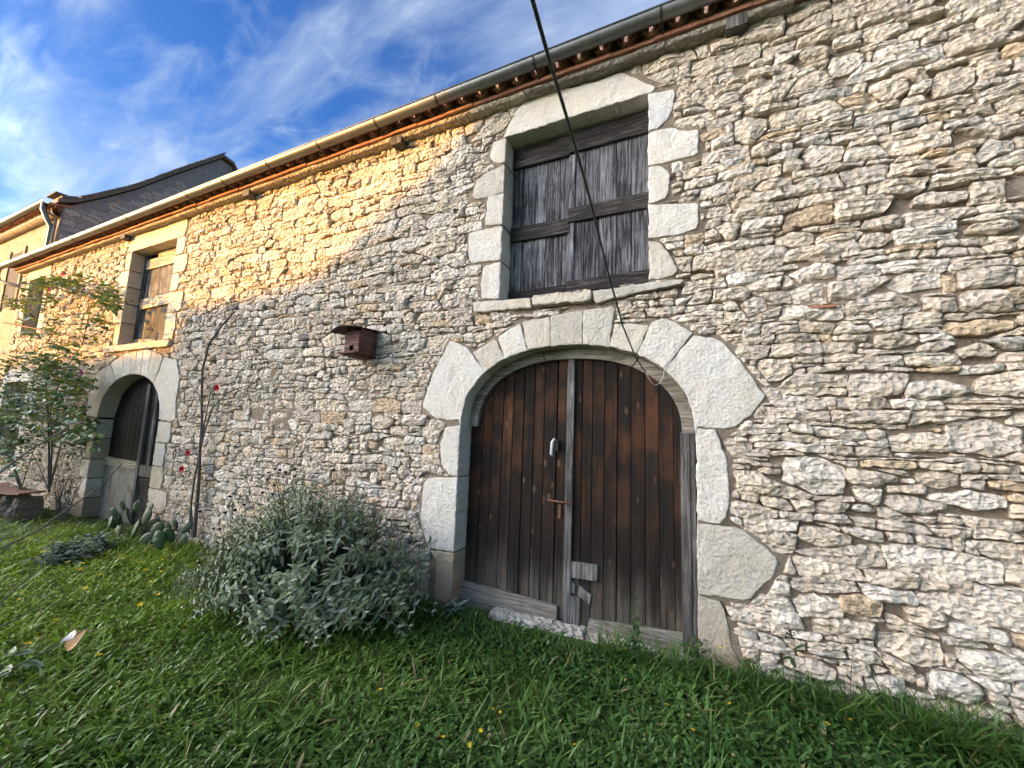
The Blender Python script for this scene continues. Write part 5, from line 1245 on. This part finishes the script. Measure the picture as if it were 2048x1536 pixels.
def weed(px, py, y, topx, topy, label, seed, col, nl=16, lf=0.10, name='tall_weed', spread=0.0, nst=1):
    rr = random.Random(seed); b = pix(px, py, y); bz = gz(b.x, b.y); t = thing(name, (b.x, b.y, bz), label, 'weed', None); top = pix(topx, topy, y); lv = []; s = MB()
    for k in range(nst):
        dx = rr.uniform(-spread, spread); tp = top+Vector((dx+rr.uniform(-spread, spread)*0.5, rr.uniform(-spread, 0.3*spread), -abs(rr.gauss(0, 0.14 if nst > 1 else 0)))); P = bez((b.x+dx*0.5, b.y, bz), (b.x+dx, b.y, (bz+tp.z)/2), tp, 8); s.tube(P, [0.004-0.0003*i for i in range(9)], 5)
        for i in range(nl):
            q = i/nl; pt = P[min(8, int(q*8)+1)]; an = i*2.4+rr.random(); lv.append(frame_mat(pt, (math.cos(an), math.sin(an)-0.3, rr.uniform(0.0, 0.9)), (0, 0, 1), lf*(1.15-0.75*q)*rr.uniform(0.8, 1.2)))
    s.build('stem', M['grass'] if False else M['bark'], t, tuple(t.location)); put_leaves(lv, WOOL, [col, tuple(1.4*q for q in col), tuple(0.75*q for q in col)], M['grass'], t, 60, seed=seed)
weed(1272, 1330, -0.14, 1268, 1185, 'tall thin weed standing against the right leaf of the barn door', 11, (0.05, 0.11, 0.03), 16, 0.09, spread=0.05, nst=3)
weed(1385, 1335, -0.10, 1385, 1270, 'low weed in front of the right door jamb', 12, (0.05, 0.10, 0.03), 14, 0.12, spread=0.05, nst=2)
weed(1592, 1395, -0.10, 1588, 1265, 'single stemmed weed with a dark tip just right of the barn door', 13, (0.035, 0.075, 0.028), 8, 0.11, nst=1)
weed(1700, 1400, -0.10, 1708, 1290, 'slender weed rising against the lower right of the wall', 14, (0.05, 0.09, 0.035), 8, 0.06, nst=1)
weed(292, 1065, -0.28, 288, 965, 'feathery olive-green weed growing up the right half of the small arched door', 15, (0.085, 0.10, 0.04), 30, 0.05, spread=0.16, nst=12)
weed(330, 1060, -0.14, 335, 1005, 'dry brownish weed beside the right jamb of the small arched door', 16, (0.12, 0.10, 0.06), 18, 0.05, spread=0.2, nst=8)
weed(1100, 1300, -0.12, 1094, 1275, 'short weed on the white threshold stones', 17, (0.05, 0.10, 0.03), 10, 0.07, spread=0.05, nst=3)
weed(130, 1000, -0.3, 150, 930, 'dry grey twiggy undergrowth at the left jamb of the small arched door', 18, (0.10, 0.085, 0.06), 16, 0.04, spread=0.35, nst=26)

# ------------------------------------------------------------------ buttercups
b = MB(); r = random.Random(3)
for i in range(5):
    a = 2*math.pi*i/5; o_ = Vector((math.cos(a), math.sin(a), 0.45)); t_ = Vector((-math.sin(a), math.cos(a), 0))
    b.add([Vector((0, 0, 0)), o_*0.007+t_*0.0055, o_*0.0115+t_*0.003, o_*0.0115-t_*0.003, o_*0.007-t_*0.0055], [(0, 1, 2, 3, 4)], (0.75, 0.50, 0.015))
fm = b.mesh('flower_head', M['petal']); b = MB(); b.tube([(0, 0, -0.10), (0.004, 0, -0.05), (0, 0, 0)], 0.0012, 4, (0.08, 0.14, 0.04)); sm = b.mesh('stem', M['grass'])
BC = [(1700,1440),(1712,1415),(1757,1420),(1460,1408),(985,1418),(835,1452),(885,1475),(962,1462),(1222,1335),(1242,1300),(1252,1298),(1199,1342),(1840,1492),(1583,1385),(1000,1425),(1090,1440),(1335,1410),(1655,1448),(1530,1290),(1440,1296),
      (62,1080),(88,1104),(176,1078),(207,1079),(228,1077),(214,1089),(150,1078),(240,1112),(260,1120),(296,1076),(311,1086),(332,1100),(166,1127),(160,1139),(170,1177),(320,1144),(345,1060),(378,1040),(362,1205),(38,1200),(180,1218),(196,1311),(56,1288),(300,1090),(305,1098),(325,1120),(285,1125),(190,1095),(220,1103),(245,1118),(340,1080),(355,1150),(300,1165),(122,1090),(103,1075),(290,1140),(315,1190),(135,1125),(345,1110),(70,1115),(268,1090),(140,1160),(200,1150),(280,1210),(110,1240),(250,1170),(232,1130),(1385,1345),(1150,1490),(1225,1480),(940,1490),(760,1380),(1385,1460),(1500,1430)]
for i, (px, py) in enumerate(BC):
    h = r.uniform(0.06, 0.11); x, y, z = G(px, py); d = _ray(px, py); q = CAM+d*((z+h-CAM[2])/d[2])
    if q[1] > -0.05: q = CAM+d*((-0.06-CAM[1])/d[1])
    lb_, gp_ = (('yellow buttercup along the foot of the wall right of the barn door', 'buttercups at the foot of the wall') if px > 1300 and py < 1435 or px > 1560 else
                ('yellow buttercup in the weeds close before the barn door', 'buttercups before the barn door') if px > 1080 and py < 1380 else
                ('yellow buttercup in the dark turf at the bottom of the view', 'buttercups in the near turf') if px > 600 else
                ('pale yellow flower in the growth between cactus and grey shrub', 'flowers between cactus and shrub') if px > 255 and py < 1135 else
                ('yellow buttercup among the silvery plants left of the cactus', 'buttercups among the silvery plants') if py < 1135 else
                ('yellow buttercup in the bright open lawn left of the grey shrub', 'buttercups in the bright lawn'))
    t = thing('buttercup', (q[0], q[1], q[2]), lb_, 'flower', gp_)
    s = r.uniform(0.8, 1.2) if px > 600 else r.uniform(1.2, 2.0)
    o = link('flower_head', fm, t, tuple(q)); o.scale = (s, s, s); o.rotation_euler = (r.uniform(-0.1, 0.7), r.uniform(-0.4, 0.4), r.uniform(0, 6))
    link('stem', sm, t, tuple(q))

# ------------------------------------------------------------------ nest box
X0, X1 = -3.93, -3.53; nb = thing('nest_box', (-3.7, -0.14, 2.7), 'small reddish wooden nest box with a slanting roof fixed to the wall', 'nest box')
def bxp(px, py, y): return W(px, py, y)
yb0, yb1 = -0.27, 0.0
xa, za = bxp(690, 703, yb0); xb, zb = bxp(718, 702, yb0); x_l, x_r = bxp(689, 690, yb0)[0], bxp(717, 690, yb0)[0]
zB, zT = bxp(717, 703, yb0)[1], bxp(717, 661, yb0)[1]; zm = (zB+zT)/2+0.01
def nbox(name, x0, x1, y0, y1, z0, z1, m=M['redwood']):
    e = MB(); e.box(x0, x1, y0, y1, z0, z1); return e.build(name, m, nb)
th = 0.014; hw = (x_r-x_l); hx0, hx1 = x_l+hw*0.38, x_l+hw*0.66; hz0, hz1 = zB+0.02, zB+0.075
nbox('front_board', x_l, x_r, yb0, yb0+th, zm+0.002, zT)
nbox('front_board', x_l, hx0, yb0, yb0+th, zB, zm-0.002); nbox('front_board', hx1, x_r, yb0, yb0+th, zB, zm-0.002)
nbox('front_board', hx0, hx1, yb0+0.001, yb0+th, hz1, zm-0.002); nbox('front_board', hx0, hx1, yb0+0.001, yb0+th, zB, hz0)
nbox('side_board', x_r-th, x_r+0.001, yb0+th, yb1, zm+0.002, zT+0.03); nbox('side_board', x_r-th, x_r+0.001, yb0+th, yb1, zB, zm-0.002)
nbox('side_board', x_l-0.001, x_l+th, yb0+th, yb1, zB, zT+0.03); nbox('back_board', x_l, x_r, yb1-0.02, yb1-0.005, zB-0.04, zT+0.06)
nbox('inside', x_l+th, x_r-th, yb0+0.05, yb0+0.055, zB, zT, M['sdoor'])
nbox('floor_board', x_l-0.04, x_r+0.012, yb0-0.06, yb1-0.01, zB-0.022, zB-0.001); nbox('floor_batten', x_l+0.02, x_r-0.02, yb0-0.02, yb1-0.01, zB-0.042, zB-0.023)
e = MB(); k = 8; V = []                             # the curled sheet of the roof, sloping to the front left and rolled at its edge
for i in range(k+1):
    t = i/k; x = x_r+0.035-(x_r-x_l+0.16)*t; 
    for j in range(4):
        s = j/3; y = yb1-0.01-(yb1-yb0+0.10)*s
        zz = zT+0.058-0.030*s+0.02*math.sin(t*3.0)-(0.05*max(0, t-0.55)**1.5*3)
        V.append((x, y, zz))
nV = len(V); V += [(x, y, z-0.010) for x, y, z in V]
f = [(i*4+j, i*4+j+1, i*4+j+5, i*4+j+4) for i in range(k) for j in range(3)]; f += [tuple(nV+q for q in reversed(g)) for g in f]
rim = [i*4 for i in range(k+1)]+[k*4+1, k*4+2, k*4+3]+[i*4+3 for i in range(k-1, -1, -1)]+[2, 1]
f += [(rim[i], rim[(i+1) % len(rim)], nV+rim[(i+1) % len(rim)], nV+rim[i]) for i in range(len(rim))]
e.add(V, f); e.build('roof', mat_simple('weathered roof felt', (0.05, 0.032, 0.025), (0.15, 0.105, 0.08), 12, 0.85, 0.4, 0.004), nb)

# ------------------------------------------------------------------ cable, iron bar, hook, board, red tile
hk = Vector((W(1328, 742, -0.03)[0], -0.03, W(1328, 742, -0.03)[1]))
cb = thing('cable', tuple(hk), 'dark green cable hanging slantwise across the upper window and tied at the barn door arch', 'cable')
def at(px, py, dp): p = CAM+_ray(px, py)*dp; return Vector((float(p[0]), float(p[1]), float(p[2])))
P = [at(1040, -130, 0.78), at(1065, 0, 0.88), at(1100, 125, 1.04), at(1140, 255, 1.27), at(1175, 380, 1.55), at(1215, 540, 2.05), at(1245, 650, 2.50), at(1270, 712, 2.82), at(1291, 745, 3.0)]
up_ = (P[0]-P[1]).normalized(); P = [P[0]+up_*6, P[0]+up_*2]+P
b = MB(); b.tube(P, 0.0052, 8); b.build('sheath', M['cable'], cb, tuple(hk), smooth=True)
L_ = [at(1291, 745, 3.0), at(1302, 764, 3.05), at(1310, 771, 3.07), at(1320, 766, 3.1), at(1327, 752, 3.13)]+[Vector((hk.x, hk.y, hk.z)), Vector((W(1330, 738, -0.02)[0], -0.022, W(1330, 738, -0.02)[1])), Vector((W(1352, 706, -0.02)[0], -0.026, W(1352, 706, -0.02)[1]))]
b = MB(); b.tube(L_, 0.0026, 8); b.build('tie', M['white'], cb, tuple(hk), smooth=True)
p0, p1 = pix(8, 645, -0.45), pix(150, 673, -0.02)
b = MB(); b.tube([p0, p1], 0.016, 8); o = b.build('iron_bar', M['rust']); tag(o, 'rusty iron bar sticking out of the wall below the far left window', 'bar')
x, z = W(352, 905, -0.04); b = MB(); b.tube([(x, 0.0, z+0.10), (x, -0.05, z+0.09), (x, -0.055, z+0.02)], 0.006, 6)
for i in range(12):
    a, c = 2*math.pi*i/12, 2*math.pi*(i+1)/12; b.tube([(x+0.035*math.cos(a), -0.055, z-0.03+0.06*math.sin(a)), (x+0.035*math.cos(c), -0.055, z-0.03+0.06*math.sin(c))], 0.007, 5)
b.tube([(x, -0.055, z-0.09), (x-0.01, -0.05, z-0.35)], 0.004, 5); o = b.build('tether_ring', M['iron']); tag(o, 'dark iron tether ring hanging on the wall right of the small arched door', 'ring')
p = pix(18, 985, -0.62); b = MB(); V = []
for i in range(9):
    t = i/8; x = p.x-0.9+1.75*t; zz = p.z+0.05-0.05*math.sin(t*2.6)+0.03*t
    V += [(x, p.y-0.22+0.1*t, zz), (x, p.y+0.2, zz+0.01), (x, p.y+0.2, zz+0.035), (x, p.y-0.22+0.1*t, zz+0.025)]
b.add(V, [(4*i+j, 4*i+(j+1) % 4, 4*i+4+(j+1) % 4, 4*i+4+j) for i in range(8) for j in range(4)]+[(3, 2, 1, 0), (32, 33, 34, 35)])
bt = b.build('warped_board', M['rust']); tag(bt, 'warped reddish brown board lying on stones under the leafy rose', 'board')
gb = p.z
for i, (dx, w) in enumerate(((-0.6, 0.4), (0.1, 0.42), (0.62, 0.32))):
    zt = p.z+0.03-0.05*math.sin((dx+0.9)/1.75*2.6); z0 = gz(p.x+dx, p.y)-0.03
    V, Fs = stone_geo([(-w/2, 0), (w/2, 0), (w/2*0.8, 0.6*max(0.08, zt-z0-0.02)), (w/2*0.45, max(0.08, zt-z0-0.02)), (-w/2*0.55, max(0.08, zt-z0-0.02)), (-w/2*0.9, 0.5*max(0.08, zt-z0-0.02))], -0.05, 0.28, 0.09, 0.05, i+410.5, 1.4, 0.03, 0.02, 0.06)
    b = MB(); b.add(V, Fs, (0.20, 0.17, 0.135)); o = link('loose_stone', b.mesh('loose_stone', M['stone']), None, (p.x+dx, p.y, z0)); tag(o, ('rough stone under the outer end of the warped board', 'rough stone under the middle of the warped board', 'rough stone under the inner end of the warped board')[i], 'stone')
a, c = W(1606, 618, -0.03), W(1672, 613, -0.03); b = MB(); b.box(a[0], c[0], -0.042, 0.02, a[1]-0.004, a[1]+0.014); b.build('tile_shard', M['tile'], barn)

# ------------------------------------------------------------------ the branch reaching in at the lower left
r = random.Random(19); root = Vector((-2.2, -2.75, gz(-2.2, -2.75)))
br = thing('garden_bush', tuple(root), 'thin twigs of a near bush reaching in at the lower left with one orange leaf', 'bush')
st = MB(); lv = []
for pts_, rd in (([(-120, 1200, .98), (0, 1098, 1.0), (75, 1062, 1.02), (135, 1018, 1.05), (200, 975, 1.08), (243, 928, 1.12)], .0028), ([(-120, 1320, .95), (0, 1208, 1.0), (45, 1165, 1.02), (82, 1135, 1.03), (127, 1108, 1.06)], .0018),
                 ([(-90, 1275, .95), (0, 1253, 1.0), (37, 1238, 1.02), (61, 1216, 1.04)], .0020), ([(-140, 1420, .92), (0, 1349, .96), (50, 1325, .98), (100, 1298, 1.0), (150, 1272, 1.02), (178, 1252, 1.04)], .0024), ([(-100, 1000, 1.0), (0, 945, 1.3), (60, 900, 1.5), (130, 860, 1.7)], .004), ([(-60, 1060, 1.1), (0, 1035, 1.2), (60, 1000, 1.3), (110, 985, 1.4)], .0022)):
    P = [at(*q) for q in pts_]; st.tube([root+Vector((r.uniform(-.05, .05), 0, 0)), root.lerp(P[0], 0.5)+Vector((-0.1, 0, 0.15))]+P, [0.008, 0.006]+[rd*(1-0.6*i/len(P)) for i in range(len(P))], 6)
st.build('twigs', M['bark'], br, tuple(root))
LV = leaf_arrays(1.0, 0.30, 0.45, 0.25, (0.5, 1.0, 0.95, 0.6, 0.0))
def one_leaf(px0, py0, px1, py1, dp, col, up_, lbl=None, wide=1.0):
    a, c = at(px0, py0, dp), at(px1, py1, dp*1.02); V = LV[0].copy(); V[:, 0] *= wide; me = np_mesh('leaf', V, LV[1], np.repeat(np.array([col]), len(LV[0]), 0), M['rose'])
    o = bpy.data.objects.new('leaf', me); C.objects.link(o); o.parent = br; o.matrix_local = Matrix.Translation(-root) @ frame_mat(a, c-a, up_, (c-a).length)
    if lbl: o['label'] = lbl
one_leaf(134, 1298, 174, 1258, 1.02, (0.48, 0.26, 0.08), (0.3, -0.8, 0.5), 'dry orange leaf', 1.2)
one_leaf(146, 1276, 134, 1270, 1.0, (0.26, 0.22, 0.20), (0, -0.6, 0.8), None, 1.1)
for a in ((30, 1312, 72, 1302), (28, 1306, 6, 1316), (20, 1345, -14, 1360), (45, 1330, 92, 1332), (60, 1335, 84, 1352), (15, 1350, 34, 1348)):
    one_leaf(*a, 0.97, (0.34, 0.38, 0.30), (0, -0.5, 0.9), None, 0.8); one_leaf(a[0], a[1]-2, a[0]+(a[2]-a[0])*0.8, a[1]-2+(a[3]-a[1])*0.8, 0.962, (0.13, 0.17, 0.06), (0, -0.5, 0.9), None, 0.5)
